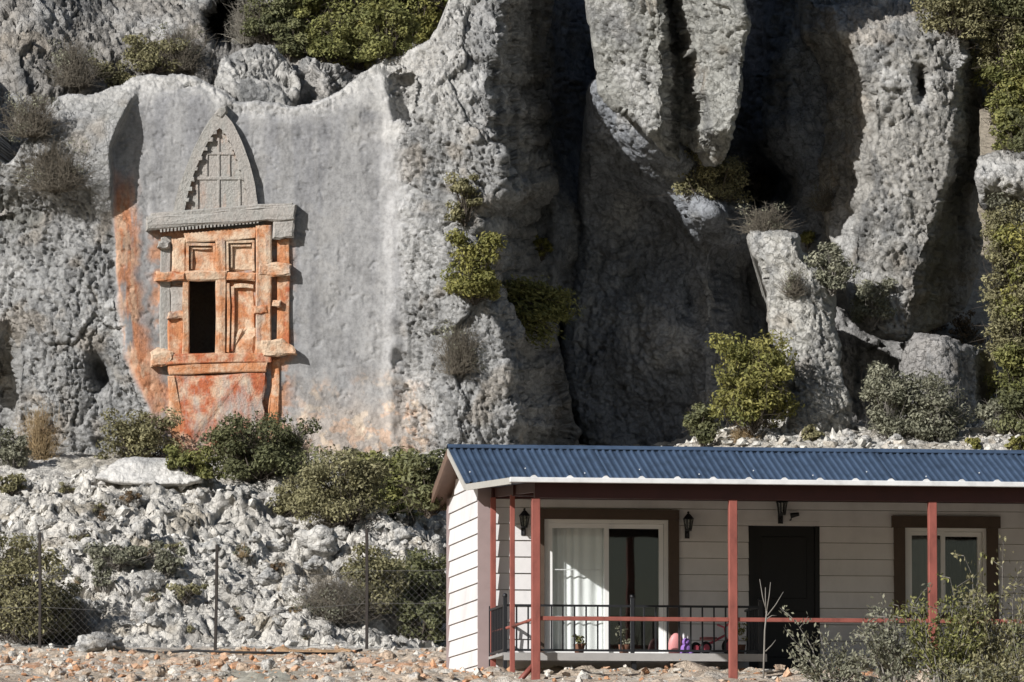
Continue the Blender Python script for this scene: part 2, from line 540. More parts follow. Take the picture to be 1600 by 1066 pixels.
def rough_disp(P, amp=1.0, off=0.0, fine=1.0):
    """weathered limestone: broad planes, thin cracks, chipped and pitted skin"""
    big = fbm(P, 0.45, 3, 0.45, off) * 0.26
    h, f1, f2 = facets(P, 0.8, off, (1, 1, 0.55))
    fac = 0.13 * h - 0.06 * sstep(0.05, 0.0, f2 - f1)
    S = P.copy()
    S[..., 2] = P[..., 2] + 0.45 * P[..., 0]                  # chips lean along the bedding
    h3, e1, e2 = facets(S, 3.1, off + 7, (1, 1, 0.6))
    fac2 = 0.036 * h3 - 0.022 * sstep(0.08, 0.0, e2 - e1)
    h2, g1, g2 = facets(S, 8.0, off + 4, (1, 1, 0.7))
    sm = 0.024 * h2 + fbm(S, 14.0, 2, 0.7, off + 5) * 0.014
    m1 = sstep(-0.5, 0.4, fbm(P, 0.7, 2, 0.5, off + 14))
    pit = -0.05 * sstep(0.38, 0.54, fbm(S, 6.0, 3, 0.62, off + 8, (1, 1, 0.7))) * m1 - 0.035 * sstep(0.34, 0.48, fbm(S, 11.0, 2, 0.6, off + 28))
    ck = np.abs(fbm(P, 0.7, 4, 0.55, off + 18, (1.5, 1, 0.4)))
    crack = -0.11 * np.exp(-(ck / 0.014) ** 2) - 0.07 * np.exp(-(np.abs(fbm(S, 0.9, 3, 0.6, off + 46, (1.0, 1, 1.1))) / 0.016) ** 2)
    return amp * (big + fac + crack) + fine * (0.5 + 0.5 * min(amp, 1)) * (fac2 + sm + pit)

def rough_tint(P, base=GREY, off=0.0, a=0.8, tan=0.35):
    T = rgba(base, a, P.shape[:-1])
    n = fbm(P, 0.7, 4, 0.55, off + 11)
    T = blend(T, sstep(0.1, 0.7, n) * 0.75, np.array(PALE) * min(1.0, base[0] / 0.28))
    n2 = fbm(P, 1.3, 4, 0.6, off + 23, (1, 1, 0.6))
    T = blend(T, sstep(0.15, 0.75, n2) * 0.7, DARKG)
    n3 = fbm(P, 0.9, 3, 0.6, off + 31)
    T = blend(T, sstep(0.35, 0.8, n3) * tan, (0.33, 0.27, 0.20))
    return T

# --- the bluff with the smooth cut face that carries the tomb
lx = np.array([-200, 0, 60, 150, 190, 230, 300, 420, 560, 640, 720, 800])
lX = np.array([ 235, 235, 235, 212, 190, 174, 176, 178, 196, 232, 262, 280])   # left rim of the cut, by row
sy = np.array([-200, 120, 150, 190, 240, 290, 340, 420, 560, 640, 720])
sd_ = np.array([0.02, 0.02, 0.14, 0.44, 0.52, 0.44, 0.10, 0.01, 0.01, 0.02, 0.02])  # depth of that rim
ry = np.array([-200, 0, 60, 130, 200, 300, 400, 500, 600, 700, 800])
rX = np.array([ 830, 800, 770, 745, 762, 772, 740, 762, 792, 815, 820])          # ridge where the bluff turns away
fy = np.array([-200, 60, 120, 200, 300, 450, 600, 800])
fX = np.array([ 560, 575, 590, 600, 610, 608, 600, 620])                          # right rim of the smooth face

FACE = 114.6
def bluff_masks(PX, PY):
    l = np.interp(PY, lx, lX); r = np.interp(PY, ry, rX); f = np.interp(PY, fy, fX)
    n = perlin(PX / 24.0, PY / 24.0, 0 * PX + 3.3) * 5
    r = r + 22 * perlin(PY / 70.0, 0 * PY + 1.5, 0 * PX + 0.7) + 10 * perlin(PY / 21.0, 0 * PY + 4.5, PX / 60.0)
    left = sstep(5, -5, PX - l + n * 0.4)
    right = sstep(0, 34, PX - f + n * 2.0)
    top = sstep(175, 140, PY + n + 0.0 * PX) * 0.35
    return l, r, f, left, right, top

def bluff_depth(PX, PY, d):
    l, r, f, left, right, top = bluff_masks(PX, PY)
    Y = np.full(PX.shape, FACE)
    Y = Y - left * np.interp(PY, sy, sd_)
    # the left mass swells forward and falls away at the frame's left edge low down
    t = np.clip((l - PX) / 190.0, 0, 1)
    Y = Y + left * (0.45 * t ** 1.2) * sstep(60, 330, PY) + left * sstep(240, 80, PY) * t * 0.5
    Y = Y - left * 0.18 * np.exp(-((PX - 70) / 60.0) ** 2 - ((PY - 560) / 150.0) ** 2)
    Y = Y + 2.6 * sstep(30, 4, PX) * sstep(500, 560, PY) 
    # soft curve of the cut back towards its left rim
    Y = Y - (1 - left) * 0.16 * sstep(60, 0, PX - l) * sstep(300, 380, PY)
    Y = Y - 0.09 * sstep(-8, 14, PX - f + 10 * perlin(PY / 26.0, 0 * PX + 5.5, 0 * PX)) * sstep(150, 220, PY) - right * 0.45 * sstep(0, 120, PX - f)
    # above the cut the surface leans back
    Y = Y + sstep(170, 60, PY) * 0.5 + sstep(80, -80, PY) * 1.0
    # notch in the upper right, with the little lit step
    nt_ = sstep(597, 606, PX + (PY - 130) * -0.22) * sstep(644, 641, PX) * sstep(112, 124, PY) * sstep(192, 188, PY)
    Y = Y + 0.5 * nt_ * sstep(600, 640, PX + 0)
    blk = sstep(640, 644, PX) * sstep(690, 670, PX) * sstep(80, 130, PY) * sstep(215, 190, PY)
    Y = Y - 0.0 * blk
    # the ridge turns away into the cleft
    e = np.clip((PX - r) / 75.0, 0, 2)
    Y = Y + 4.2 * e ** 1.35 + 0.25 * np.minimum(e, 1) * fbm(np.stack([PX / 70.0, PY / 200.0, 0 * PX], -1), 2.0, 3, 0.6, 3.0)
    return Y

def bluff_disp(P, PX, PY, d):
    l, r, f, left, right, top = bluff_masks(PX, PY)
    rough = np.clip(left * sstep(10, 55, l - PX) + left * sstep(330, 380, PY) + right, 0, 1)
    rough = np.maximum(rough, 0.12 * top)
    sh = left * sstep(320, 260, PY) * sstep(90, 130, PX)     # smooth shoulder left of the cut
    rough = rough * (1 - 0.7 * sh)
    rough = np.maximum(rough, 0.55 * sstep(30, 4, d + 10 * fbm(P, 2.0, 3, 0.6, 31.0)) * sstep(260, 180, PY))
    D = rough_disp(P, 0.9, 0.0, 1.25)
    vert = ridged(P, 2.2, 3, 0.55, 8.0, (1, 1, 0.22)) * 0.045 * right
    face = fbm(P, 0.6, 2, 0.5, 2.0) * 0.03 + fbm(P, 7.0, 3, 0.5, 5.0, (1, 1, 0.25)) * 0.005 + fbm(P, 18.0, 2, 0.6, 6.0, (1, 1, 0.5)) * 0.004 - 0.02 * np.exp(-(np.abs(fbm(P, 0.55, 4, 0.6, 71.0, (1, 1, 0.5))) / 0.007) ** 2) - 0.02 * sstep(0.55, 0.7, fbm(P, 5.0, 3, 0.6, 75.0))
    # a cave-like hollow in the left mass
    hol = np.exp(-((PX - 152 - (PY - 580) * 0.18) / 12.0) ** 2 - ((PY - 582) / 24.0) ** 2) * 0.8
    return rough * D + vert + (1 - rough) * face - hol

def bluff_tint(P, PX, PY, d):
    l, r, f, left, right, top = bluff_masks(PX, PY)
    face = (1 - left) * (1 - right)
    T = rough_tint(P)
    T = blend(T, face, (0.288, 0.287, 0.289), 0.22)
    st = fbm(P, 2.4, 3, 0.6, 40, (1, 1, 0.07))
    T = blend(T, face * sstep(-0.1, 0.5, st) * 0.75, (0.222, 0.224, 0.235), 0.2)
    T = blend(T, face * sstep(0.2, 0.8, fbm(P, 3.0, 3, 0.6, 51, (1, 1, 0.05))) * 0.5, (0.37, 0.368, 0.37))
    T = blend(T, face * sstep(0.25, 0.6, fbm(P, 1.2, 4, 0.6, 57)) * 0.3, (0.31, 0.30, 0.285))
    # pale weathered band along the top of the cut and down its right rim
    n = fbm(P, 1.6, 4, 0.6, 60)
    ed = sstep(42, 6, d + n * 14) * sstep(240, 120, PY)
    T = blend(T, ed * 0.8, (0.50, 0.49, 0.47), 0.6)
    T = blend(T, sstep(60, 10, np.abs(PX - f - 8) + n * 40) * 0.3 * sstep(90, 140, PY), (0.44, 0.435, 0.43))
    T = blend(T, sstep(230, 150, PY + n * 40) * sstep(520, 600, PX) * sstep(760, 700, PX) * 0.7, (0.48, 0.47, 0.45))
    # iron staining: the strip beside the tomb, round the tomb and spots near the foot
    m = fbm(P, 2.0, 4, 0.6, 70)
    strip = sstep(-2, 8, PX - l) * sstep(50, 26, PX - l + m * 12 + np.abs(PY - 440) * 0.02) * sstep(245, 330, PY + m * 30) * sstep(690, 600, PY)
    run = sstep(-0.75, -0.1, fbm(P, 4.5, 4, 0.65, 73, (1, 1, 0.10)) + 0.35 * m)
    T = blend(T, strip * run * 0.92, (0.50, 0.215, 0.105), 0.5)
    T = blend(T, strip * sstep(-0.05, 0.35, fbm(P, 6.0, 4, 0.65, 77, (1, 1, 0.25))) * 0.75, (0.54, 0.38, 0.27))
    tomb = sstep(232, 252, PX + m * 14) * sstep(468, 446, PX + m * 14) * sstep(335, 372, PY + m * 10) * sstep(690, 660, PY)
    T = blend(T, tomb * sstep(-0.35, 0.25, m) * 0.85, (0.50, 0.25, 0.14), 0.5)
    foot = sstep(440, 480, PX) * sstep(690, 640, PX) * sstep(560, 690, PY + 40 * n)
    T = blend(T, foot * 0.65, (0.42, 0.36, 0.31), 0.5)
    sp = sstep(0.25, 0.42, fbm(P, 5.0, 3, 0.6, 88)) * foot
    T = blend(T, sp * 0.7, (0.52, 0.36, 0.26))
    sp2 = sstep(0.28, 0.5, fbm(P, 3.5, 3, 0.6, 93)) * foot
    T = blend(T, sp2 * 0.8, (0.58, 0.48, 0.38))
    # dark lichen on the left mass, tan foot
    lich = left * sstep(0.0, 0.5, fbm(P, 1.1, 4, 0.6, 99)) * sstep(140, 200, PY) * sstep(420, 330, PY)
    T = blend(T, lich * 0.7, (0.17, 0.17, 0.155))
    tan = np.exp(-((PX - 65) / 32.0) ** 2 - ((PY - 660) / 45.0) ** 2)
    T = blend(T, tan * 0.9 * sstep(-0.5, 0.3, m), (0.40, 0.31, 0.21))
    return T

bluff_out = [(-120, 40), (-120, 300), (-120, 780), (200, 790), (500, 790), (800, 790), (905, 780), (895, 640), (872, 480), (868, 300), (862, 120), (872, 0), (890, -90),
             (780, -95), (735, -60), (705, -10), (690, 28), (662, 66), (628, 78), (590, 96), (556, 120), (526, 146), (490, 158), (450, 164), (402, 156), (372, 160),
             (348, 142), (312, 121), (262, 115), (212, 121), (182, 134), (150, 146), (104, 143), (70, 172), (36, 226), (0, 250), (-60, 120)]
bluff = rock_sheet('cliff', bluff_out, bluff_depth, bluff_disp, bluff_tint, h=1.9, edge=(5, 0.25), rough_edge=5.0, back=1.6,
                   cut=lambda X, Y: (X > 293) & (X < 340) & (Y > 436) & (Y < 556))
tag(bluff, 'grey limestone bluff with a smooth cut face carrying the carved orange tomb', 'cliff')

# --- rough rock rising above and behind the bluff at the upper left
def up_depth(PX, PY, d):
    return 118.0 + (160 - PY) * 0.012 - 1.2 * np.exp(-((PX - 20) / 90.0) ** 2) + 4.0 * sstep(1.25, 0.75, np.sqrt(((PX - 364) / 42.0) ** 2 + ((PY - 38) / 36.0) ** 2))

upper = rock_sheet('upper_rock', [(-140, -110), (-140, 330), (60, 330), (300, 330), (560, 330), (700, 200), (760, 60), (800, -110), (300, -120)],
                   up_depth, lambda P, X, Y, d: rough_disp(P, 1.2, 5.0, 1.6), lambda P, X, Y, d: rough_tint(P, (0.30, 0.285, 0.265), 5.0, 1.0), h=3.0, edge=(8, 0.2))
tag(upper, 'rough pitted grey rock rising above the bluff in the upper left corner', 'rock')

# --- pale round boulders sitting in the dip above the tomb face
def dome(Y0, bulge, cxp, cyp, rx, ry_):
    def f(PX, PY, d):
        q = ((PX - cxp) / rx) ** 2 + ((PY - cyp) / ry_) ** 2
        return Y0 - bulge * np.sqrt(np.maximum(1 - q, 0))
    return f

b1 = rock_sheet('boulder', [(336, 120), (348, 92), (376, 78), (408, 71), (436, 80), (456, 104), (470, 130), (456, 175), (400, 188), (352, 180), (336, 150)],
                lambda X, Y, d: 116.3 + (150 - Y) * 0.012 - 0.4 * sstep(460, 380, X), lambda P, X, Y, d: rough_disp(P, 1.5, 9.0, 1.3), lambda P, X, Y, d: rough_tint(P, (0.44, 0.43, 0.41), 9.0, 0.8), h=2.2, edge=(10, 0.4), rough_edge=6.0)
tag(b1, 'pale rounded boulder in the dip above the tomb gable', 'boulder')
b2 = rock_sheet('boulder', [(428, 126), (452, 100), (486, 92), (512, 102), (530, 98), (552, 112), (572, 120), (560, 160), (540, 190), (480, 196), (436, 180)],
                lambda X, Y, d: 116.8 + (150 - Y) * 0.010 + 0.3 * np.sin(X / 17.0), lambda P, X, Y, d: rough_disp(P, 1.6, 12.0, 2.0), lambda P, X, Y, d: rough_tint(P, (0.38, 0.365, 0.345), 12.0, 1.0), h=2.2, edge=(9, 0.4), rough_edge=7.0)
tag(b2, 'pitted boulder right of the pale rounded one above the tomb face', 'boulder')

# --- the deep shaded cleft behind
def cleft_depth(PX, PY, d):
    Y = np.full(PX.shape, 122.0)
    Y = Y - 2.2 * np.exp(-((PX - 1040 - (PY - 480) * 0.06) / 95.0) ** 2) * sstep(220, 380, PY)      # round dark shoulder
    Y = Y - 1.4 * np.exp(-((PX - 915) / 34.0) ** 2) * sstep(200, 330, PY)
    Y = Y - 4.2 * sstep(1150, 1240, PX) * sstep(520, 380, PY)
    Y = Y - 2.4 * sstep(930, 860, PX) * sstep(560, 440, PY)                                      # wall beside the pillar
    Y = Y + 3.4 * np.exp(-((PX - 1205) / 36.0) ** 2 - ((PY - 290) / 46.0) ** 2)                    # black hollow
    Y = Y + 0.8 * np.exp(-((PX - 1080) / 22.0) ** 2 - ((PY - 470) / 30.0) ** 2)
    Y = Y - 0.6 * sstep(600, 720, PY) + 1.5 * np.exp(-((PX - 850) / 40.0) ** 2 - ((PY - 630) / 90.0) ** 2)
    return Y

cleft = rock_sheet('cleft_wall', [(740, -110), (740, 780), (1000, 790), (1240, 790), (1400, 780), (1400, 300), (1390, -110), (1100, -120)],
                   cleft_depth, lambda P, X, Y, d: rough_disp(P, 1.1, 20.0), lambda P, X, Y, d: rough_tint(P, (0.225, 0.24, 0.265), 20.0, 0.9, 0.0), h=3.2, edge=(8, 0.2))  # darker bluish tint puts the cleft's cool shade into the rock colour
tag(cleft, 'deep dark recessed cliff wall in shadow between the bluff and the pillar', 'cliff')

# --- hanging buttress at the top centre
def butt_depth(PX, PY, d):
    c = 1052 + np.clip(PY, -60, 260) * 0.10 + 9 * perlin(PY / 40.0, 0 * PX + 3.1, 0 * PX + 0.4) + 4 * perlin(PY / 13.0, 0 * PX + 8.1, 0 * PX + 0.4)
    wl = np.interp(PY, [-300, 40, 130, 250], [16, 18, 25, 32])
    t1 = np.clip((PX - 905) / (c - 905), 0, 1)
    t2 = np.clip((PX - c) / np.maximum(1166 - c, 20), 0, 1)
    m = sstep(-10, 10, PX - c)
    Y = (114.9 - 0.9 * t1) * (1 - m) + (114.2 - 0.8 * t2) * m
    Y = Y + 1.7 * np.exp(-((PX - c) / (wl * 0.62)) ** 2)
    Y = Y + 1.2 * sstep(200, 262, PY)
    return Y + (PY - 60) * 0.002

butt = rock_sheet('buttress', [(905, -440), (905, -110), (916, 20), (926, 90), (938, 140), (962, 172), (990, 194), (1012, 212), (1036, 238), (1064, 252), (1100, 260), (1124, 256), (1140, 236), (1150, 196), (1160, 140), (1167, 70), (1166, 0), (1164, -110), (1160, -440), (1040, -450)],
                  butt_depth, lambda P, X, Y, d: rough_disp(P, 0.7, 30.0, 1.2), lambda P, X, Y, d: rough_tint(P, (0.335, 0.335, 0.315), 30.0, 0.9), h=2.2, edge=(9, 0.3), back=4.5, rough_edge=7.0, tx=0.0)
tag(butt, 'sunlit grey rock buttress split by a dark crevice hanging at top centre', 'rock')

# --- sloping rib under the buttress
def rib_depth(PX, PY, d):
    top = 1030 + (PY - 230) * 0.75
    Y = 119.6 - 1.2 * np.exp(-((PX - np.minimum(top, 1150)) / 70.0) ** 2) - 0.9 * np.exp(-((PX - 1040) / 90.0) ** 2 - ((PY - 500) / 120.0) ** 2)
    Y = Y - 2.0 * np.exp(-((PX - 1118) / 50.0) ** 2 - ((PY - 335) / 34.0) ** 2)
    Y = Y - 2.4 * sstep(360, 200, PY) + 0.7 * np.exp(-((PX - 1085) / 16.0) ** 2 - ((PY - 470) / 34.0) ** 2)
    Y = Y + 2.2 * sstep(1100, 1165, PX) * sstep(370, 430, PY)
    return np.maximum(Y, 115.3)
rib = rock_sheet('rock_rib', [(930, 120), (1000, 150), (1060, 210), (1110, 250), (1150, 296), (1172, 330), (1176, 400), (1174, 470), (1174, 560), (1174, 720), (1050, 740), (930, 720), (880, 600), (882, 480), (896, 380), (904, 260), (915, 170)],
                 rib_depth, lambda P, X, Y, d: rough_disp(P, 0.9, 37.0), lambda P, X, Y, d: rough_tint(P, (0.265, 0.28, 0.305), 37.0, 0.9, 0.0), h=2.6, edge=(22, 1.0), back=3.0)  # cool shade painted into the rib's tint, tan patches left out
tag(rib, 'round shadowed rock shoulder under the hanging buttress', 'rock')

# --- tall pillar on the right
def pil_depth(PX, PY, d):
    cxp = np.interp(PY, [-100, 0, 200, 400, 560], [1400, 1400, 1430, 1420, 1420])
    t = (PX - cxp) / 120.0
    Y = 115.5 - 0.6 * np.exp(-t * t) 
    edge = np.interp(PY, [-100, 90, 130, 260, 340, 450, 560], [1500, 1508, 1494, 1482, 1458, 1432, 1410]) + 8 * perlin(PY / 30.0, 0 * PX + 2.2, 0 * PX)
    Y = Y + 1.9 * np.clip((PX - edge) / 36.0, 0, 3) ** 1.1
    lft = np.interp(PY, [-100, 0, 60, 130, 200, 300, 370, 450, 560], [1285, 1292, 1328, 1362, 1368, 1360, 1340, 1326, 1318]) + 10 * perlin(PY / 34.0, 0 * PX + 7.2, 0 * PX)
    Y = Y + 2.6 * np.clip((lft - PX) / 90.0, 0, 1.5)
    Y = Y + 0.9 * np.exp(-((PX - 1438) / 9.0) ** 2 - ((PY - 132) / 22.0) ** 2)      # dark slot
    Y = Y + sstep(60, -40, PY) * 1.6
    return Y

pil = rock_sheet('rock_pillar', [(1250, -60), (1275, 0), (1310, 2), (1350, -12), (1400, -8), (1450, 0), (1470, 22), (1500, 46), (1524, 66), (1537, 88), (1535, 140), (1532, 230), (1530, 330), (1534, 400), (1516, 470), (1486, 500), (1452, 520), (1410, 534), (1366, 520), (1330, 500), (1318, 440), (1290, 360), (1262, 200), (1250, 60)],
                 pil_depth, lambda P, X, Y, d: rough_disp(P, 0.8, 41.0, 1.3), lambda P, X, Y, d: rough_tint(P, (0.335, 0.325, 0.305), 41.0, 0.9), h=2.5, edge=(10, 0.45), back=1.4, rough_edge=5.0)
tag(pil, 'tall sunlit grey limestone pillar at the upper right', 'rock')

# --- pale leaning slab
slab = rock_sheet('rock_slab', [(1168, 380), (1182, 362), (1215, 357), (1246, 366), (1262, 392), (1288, 420), (1304, 460), (1312, 530), (1318, 600), (1326, 690), (1230, 700), (1226, 620), (1212, 560), (1200, 500), (1194, 440)],
                  lambda X, Y, d: 113.6 - 0.5 * np.exp(-((X - 1255) / 60.0) ** 2) - (Y - 520) * 0.002, lambda P, X, Y, d: rough_disp(P, 0.7, 50.0, 1.2),
                  lambda P, X, Y, d: rough_tint(P, (0.44, 0.43, 0.40), 50.0, 1.0), h=2.2, edge=(12, 0.7), back=2.5, rough_edge=7.0)
tag(slab, 'pale leaning rock slab right of the yellow green bush', 'rock')

# --- lower right boulder and dark base rock between
low = rock_sheet('boulder', [(1424, 530), (1452, 520), (1490, 530), (1520, 540), (1548, 556), (1556, 600), (1548, 640), (1520, 690), (1460, 700), (1400, 700), (1404, 600)],
                 lambda X, Y, d: 114.6 - 0.9 * np.exp(-((X - 1470) / 55.0) ** 2) + 1.6 * np.clip((X - 1530) / 24, 0, 2), lambda P, X, Y, d: rough_disp(P, 0.6, 57.0, 1.2),
                 lambda P, X, Y, d: rough_tint(P, (0.31, 0.30, 0.29), 57.0, 1.0), h=2.4, edge=(12, 0.6), back=3.0, rough_edge=7.0)
tag(low, 'grey streaked boulder at the foot of the tall pillar', 'boulder')
dbase = rock_sheet('rock_ledge', [(1300, 480), (1340, 505), (1380, 530), (1440, 535), (1470, 600), (1460, 720), (1300, 720), (1290, 600)],
                   lambda X, Y, d: 117.6 + 0 * X, lambda P, X, Y, d: rough_disp(P, 0.7, 63.0), lambda P, X, Y, d: rough_tint(P, (0.29, 0.285, 0.28), 63.0), h=3.0, edge=(14, 0.6), back=2.0)
tag(dbase, 'dark shaded rock between the pale slab and the grey streaked boulder', 'rock')

# --- pale outcrop at the right edge
outc = rock_sheet('outcrop', [(1528, 250), (1540, 238), (1570, 231), (1620, 228), (1690, 240), (1700, 330), (1620, 342), (1560, 334), (1536, 330), (1526, 296)],
                  lambda X, Y, d: 115.4 - 0.6 * np.exp(-((Y - 280) / 34.0) ** 2), lambda P, X, Y, d: rough_disp(P, 0.55, 70.0, 1.3), lambda P, X, Y, d: rough_tint(P, (0.44, 0.43, 0.41), 70.0, 0.9), h=2.3, edge=(10, 0.4), back=2.0, rough_edge=6.0)
tag(outc, 'pale rock outcrop at the right edge among the trees', 'rock')

# ------------------------------------------------------------------ ground
def ground_z(X, Y):
    z = np.interp(Y, [-60, 0, 40, 74, 79.5, 83.5, 90, 99, 101, 103.2, 106.6, 110, 114, 118, 126, 150, 230],
                  [-1.8, -1.7, -1.2, 2.1, 2.93, 3.25, 3.55, 4.12, 4.35, 5.1, 6.4, 7.43, 8.3, 8.6, 10.5, 26, 70])
    return z

def ground_fine():
    xs = np.arange(-11.5, 11.6, 0.042)
    ys = np.concatenate([np.arange(79, 84, 0.09), np.arange(84, 99, 0.085), np.arange(99, 111, 0.042), np.arange(111, 119, 0.08)])
    X, Y = np.meshgrid(xs, ys)
    Z = ground_z(X, Y)
    P = np.stack([X, Y, Z], -1)
    px = 800 + X / Y * FPX
    # lie of the land: left high terrace, dip towards the house
    wav = fbm(P * np.array([1, 1, 0]), 0.22, 3, 0.5, 4.0)
    slope = sstep(100.5, 102, Y) * sstep(111.4, 109.8, Y)
    Z = Z + slope * wav * 0.5 - sstep(560, 700, px) * slope * 0.5
    Z = Z + sstep(109, 112, Y) * sstep(1000, 1200, px) * 0.5
    # karst: blocky pitted limestone
    Q = P * np.array([1, 1, 0.6])
    w = worley(Q, 1.5, 5)
    h1, a1, a2 = facets(Q, 2.2, 6.0)
    h2, b1, b2 = facets(Q, 6.0, 16.0)
    pn = fbm(P, 4.2, 3, 0.6, 44.0)
    k = (0.10 * sstep(0.15, 0.75, w) + 0.12 * h1 - 0.12 * sstep(0.10, 0.0, a2 - a1) + 0.07 * h2 + 0.05 * fbm(P, 9.0, 2, 0.6, 8.0) - 0.10 * sstep(0.2, 0.42, fbm(P, 8.0, 2, 0.6, 64.0))
         + 0.20 * fbm(P, 0.9, 3, 0.5, 2.0) - 0.20 * sstep(0.15, 0.42, pn))
    rock = np.clip(slope + 0.4 * sstep(110, 111, Y), 0, 1)
    zq = Z * 1.25 + 0.9 * fbm(P * np.array([1, 1, 0]), 0.35, 3, 0.5, 61.0)
    fr_ = zq - np.floor(zq)
    Z = Z + slope * 0.34 * (sstep(0.25, 0.75, fr_) - fr_)
    Z = Z + rock * (k - 0.2) * 0.62
    # foreground: clods, stones and the ruts of the dirt track
    fg = sstep(100.8, 100, Y)
    w3 = worley(P * np.array([1, 1, 0]), 2.6, 2)
    Z = Z + fg * (0.05 * fbm(P, 1.2, 4, 0.6, 13.0) + 0.07 * sstep(0.5, 0.2, w3) * sstep(-0.1, 0.3, fbm(P * np.array([1, 1, 0]), 0.6, 2, 0.5, 5.0)))
    Z = Z + 0.22 * np.exp(-((px - 1072) / 40.0) ** 2 - ((Y - 82.0) / 0.7) ** 2) * (1 + 0.5 * fbm(P, 2.0, 3))
    P = np.stack([X + rock * 0.05 * fbm(P, 3.0, 2, 0.5, 3.0), Y - rock * 0.25 * fbm(P, 2.2, 3, 0.6, 7.0), Z], -1)
    T = rgba((0.60, 0.575, 0.53), 0.9, X.shape)
    n = fbm(P, 0.8, 4, 0.6, 21.0)
    T = blend(T, sstep(0.0, 0.6, n) * 0.6, (0.48, 0.455, 0.415))
    T = blend(T, sstep(0.3, 0.7, fbm(P, 1.4, 4, 0.6, 27.0)) * 0.5, (0.67, 0.645, 0.60))
    T = blend(T, sstep(110.4, 111.5, Y) * 0.45 * sstep(-0.2, 0.4, n), (0.40, 0.35, 0.27))
    soil = (0.52, 0.43, 0.34)
    T = blend(T, fg, soil, 0.8)
    T = blend(T, fg * sstep(-0.3, 0.1, fbm(P, 1.1, 4, 0.6, 33.0)) * 0.9 * sstep(760, 640, px) * sstep(84.5, 86, Y) * sstep(95, 91, Y) , (0.54, 0.30, 0.18))
    T = blend(T, fg * sstep(0.15, 0.4, fbm(P, 1.9, 4, 0.6, 37.0)) * 0.9, (0.60, 0.55, 0.48))
    path = fg * sstep(98.4, 98.9, Y) * sstep(100.2, 99.6, Y) * sstep(310, 350, px) * sstep(600, 540, px)
    T = blend(T, path * 0.9, (0.42, 0.26, 0.14), 0.4)
    Z2 = sstep(320, 380, px) * sstep(500, 440, px) * sstep(86.5, 84.8, Y)
    T = blend(T, Z2 * 0.85, (0.33, 0.32, 0.27), 0.3)
    T = blend(T, slope * sstep(0.25, 0.6, fbm(P, 0.7, 4, 0.6, 83.0)) * 0.55, (0.40, 0.34, 0.25))
    keep = ~((px > 1000) & (Y > 90) & (Y < 107))
    ny, nx = X.shape
    idx = np.arange(ny * nx).reshape(ny, nx)
    fk = keep[:-1, :-1] & keep[1:, :-1] & keep[:-1, 1:] & keep[1:, 1:]
    q4 = np.stack([idx[:-1, :-1][fk], idx[:-1, 1:][fk], idx[1:, 1:][fk], idx[1:, :-1][fk]], -1)
    used = np.unique(q4); remap = np.full(ny * nx, -1); remap[used] = np.arange(len(used))
    me = np_mesh('ground', P.reshape(-1, 3)[used], remap[q4], T.reshape(-1, 4)[used])
    o = link('rocky_ground', me, None, M['rock'])
    tag(o, 'pitted white limestone slope and orange earth bank below the cliff', kind='structure')
    return o, X, Y, P

ground_o, GX, GY, GP = ground_fine()

def zg(X, Y):            # ground height where something stands
    j = int(np.argmin(np.abs(GY[:, 0] - Y))); i = int(np.argmin(np.abs(GX[0] - X)))
    return float(GP[j, i, 2])

def ground_far():
    xs = np.concatenate([np.arange(-400, -40, 20), np.arange(-40, 40, 2.0), np.arange(40, 401, 20)])
    ys = np.concatenate([np.arange(-60, 76, 4.0), np.arange(76, 130, 1.5), np.arange(130, 420, 10)])
    X, Y = np.meshgrid(xs, ys)
    Z = ground_z(X, np.minimum(Y, 230)) - 0.45 + np.maximum(Y - 230, 0) * 0.15
    P = np.stack([X, Y, Z], -1)
    Z = Z + 0.2 * fbm(P, 0.1, 3) - 0.3 * ((Y > 98) & (Y < 119) & (np.abs(X) < 12))
    ins = (np.abs(X) < 10.5) & (Y > 79.5) & (Y < 118.5)
    Z = Z - ins * 0.3
    Z = Z + sstep(118, 150, Y) * sstep(9.5, 4, X) * 3.5
    P[..., 2] = Z
    T = rgba((0.36, 0.31, 0.24), 0.8, X.shape)
    T = blend(T, sstep(0.0, 0.5, fbm(P, 0.15, 3, 0.5, 3.0)), (0.20, 0.20, 0.11))
    ny, nx = X.shape
    idx = np.arange(ny * nx).reshape(ny, nx)
    q4 = np.stack([idx[:-1, :-1].ravel(), idx[:-1, 1:].ravel(), idx[1:, 1:].ravel(), idx[1:, :-1].ravel()], -1)
    me = np_mesh('terrain', P.reshape(-1, 3), q4, T.reshape(-1, 4))
    o = link('terrain', me, None, M['rock'])
    tag(o, kind='structure')

ground_far()

# wooded hillside behind the pillar on the right
hill = rock_sheet('hillside', [(1570, -120), (1570, 100), (1572, 300), (1568, 480), (1578, 600), (1572, 740), (1650, 745), (1760, 740), (1780, 300), (1780, -120)],
                  lambda X, Y, d: np.interp(Y, [-120, 0, 230, 330, 480, 720], [116.6, 116.2, 115.7, 115.4, 115.2, 114.9]), lambda P, X, Y, d: rough_disp(P, 1.0, 80.0), lambda P, X, Y, d: rough_tint(P, (0.15, 0.14, 0.08), 80.0), h=5.0, edge=(6, 0.1))
tag(hill, kind='structure')
hill2 = rock_sheet('hillside', [(1400, -160), (1400, 160), (1540, 170), (1700, 120), (1720, -160)],
                   lambda X, Y, d: 120.0 - Y * 0.008, lambda P, X, Y, d: rough_disp(P, 1.0, 84.0), lambda P, X, Y, d: rough_tint(P, (0.15, 0.14, 0.08), 84.0), h=5.0, edge=(6, 0.1))
tag(hill2, kind='structure')

# ------------------------------------------------------------------ the rock-cut tomb
random.seed(3)
tomb = empty('rock_tomb', at(345, 690, FACE))
tag(tomb, 'orange stained rock cut tomb with pointed gable and black doorway in grey cliff', 'tomb')
TINV = Matrix.Translation(-tomb.location)

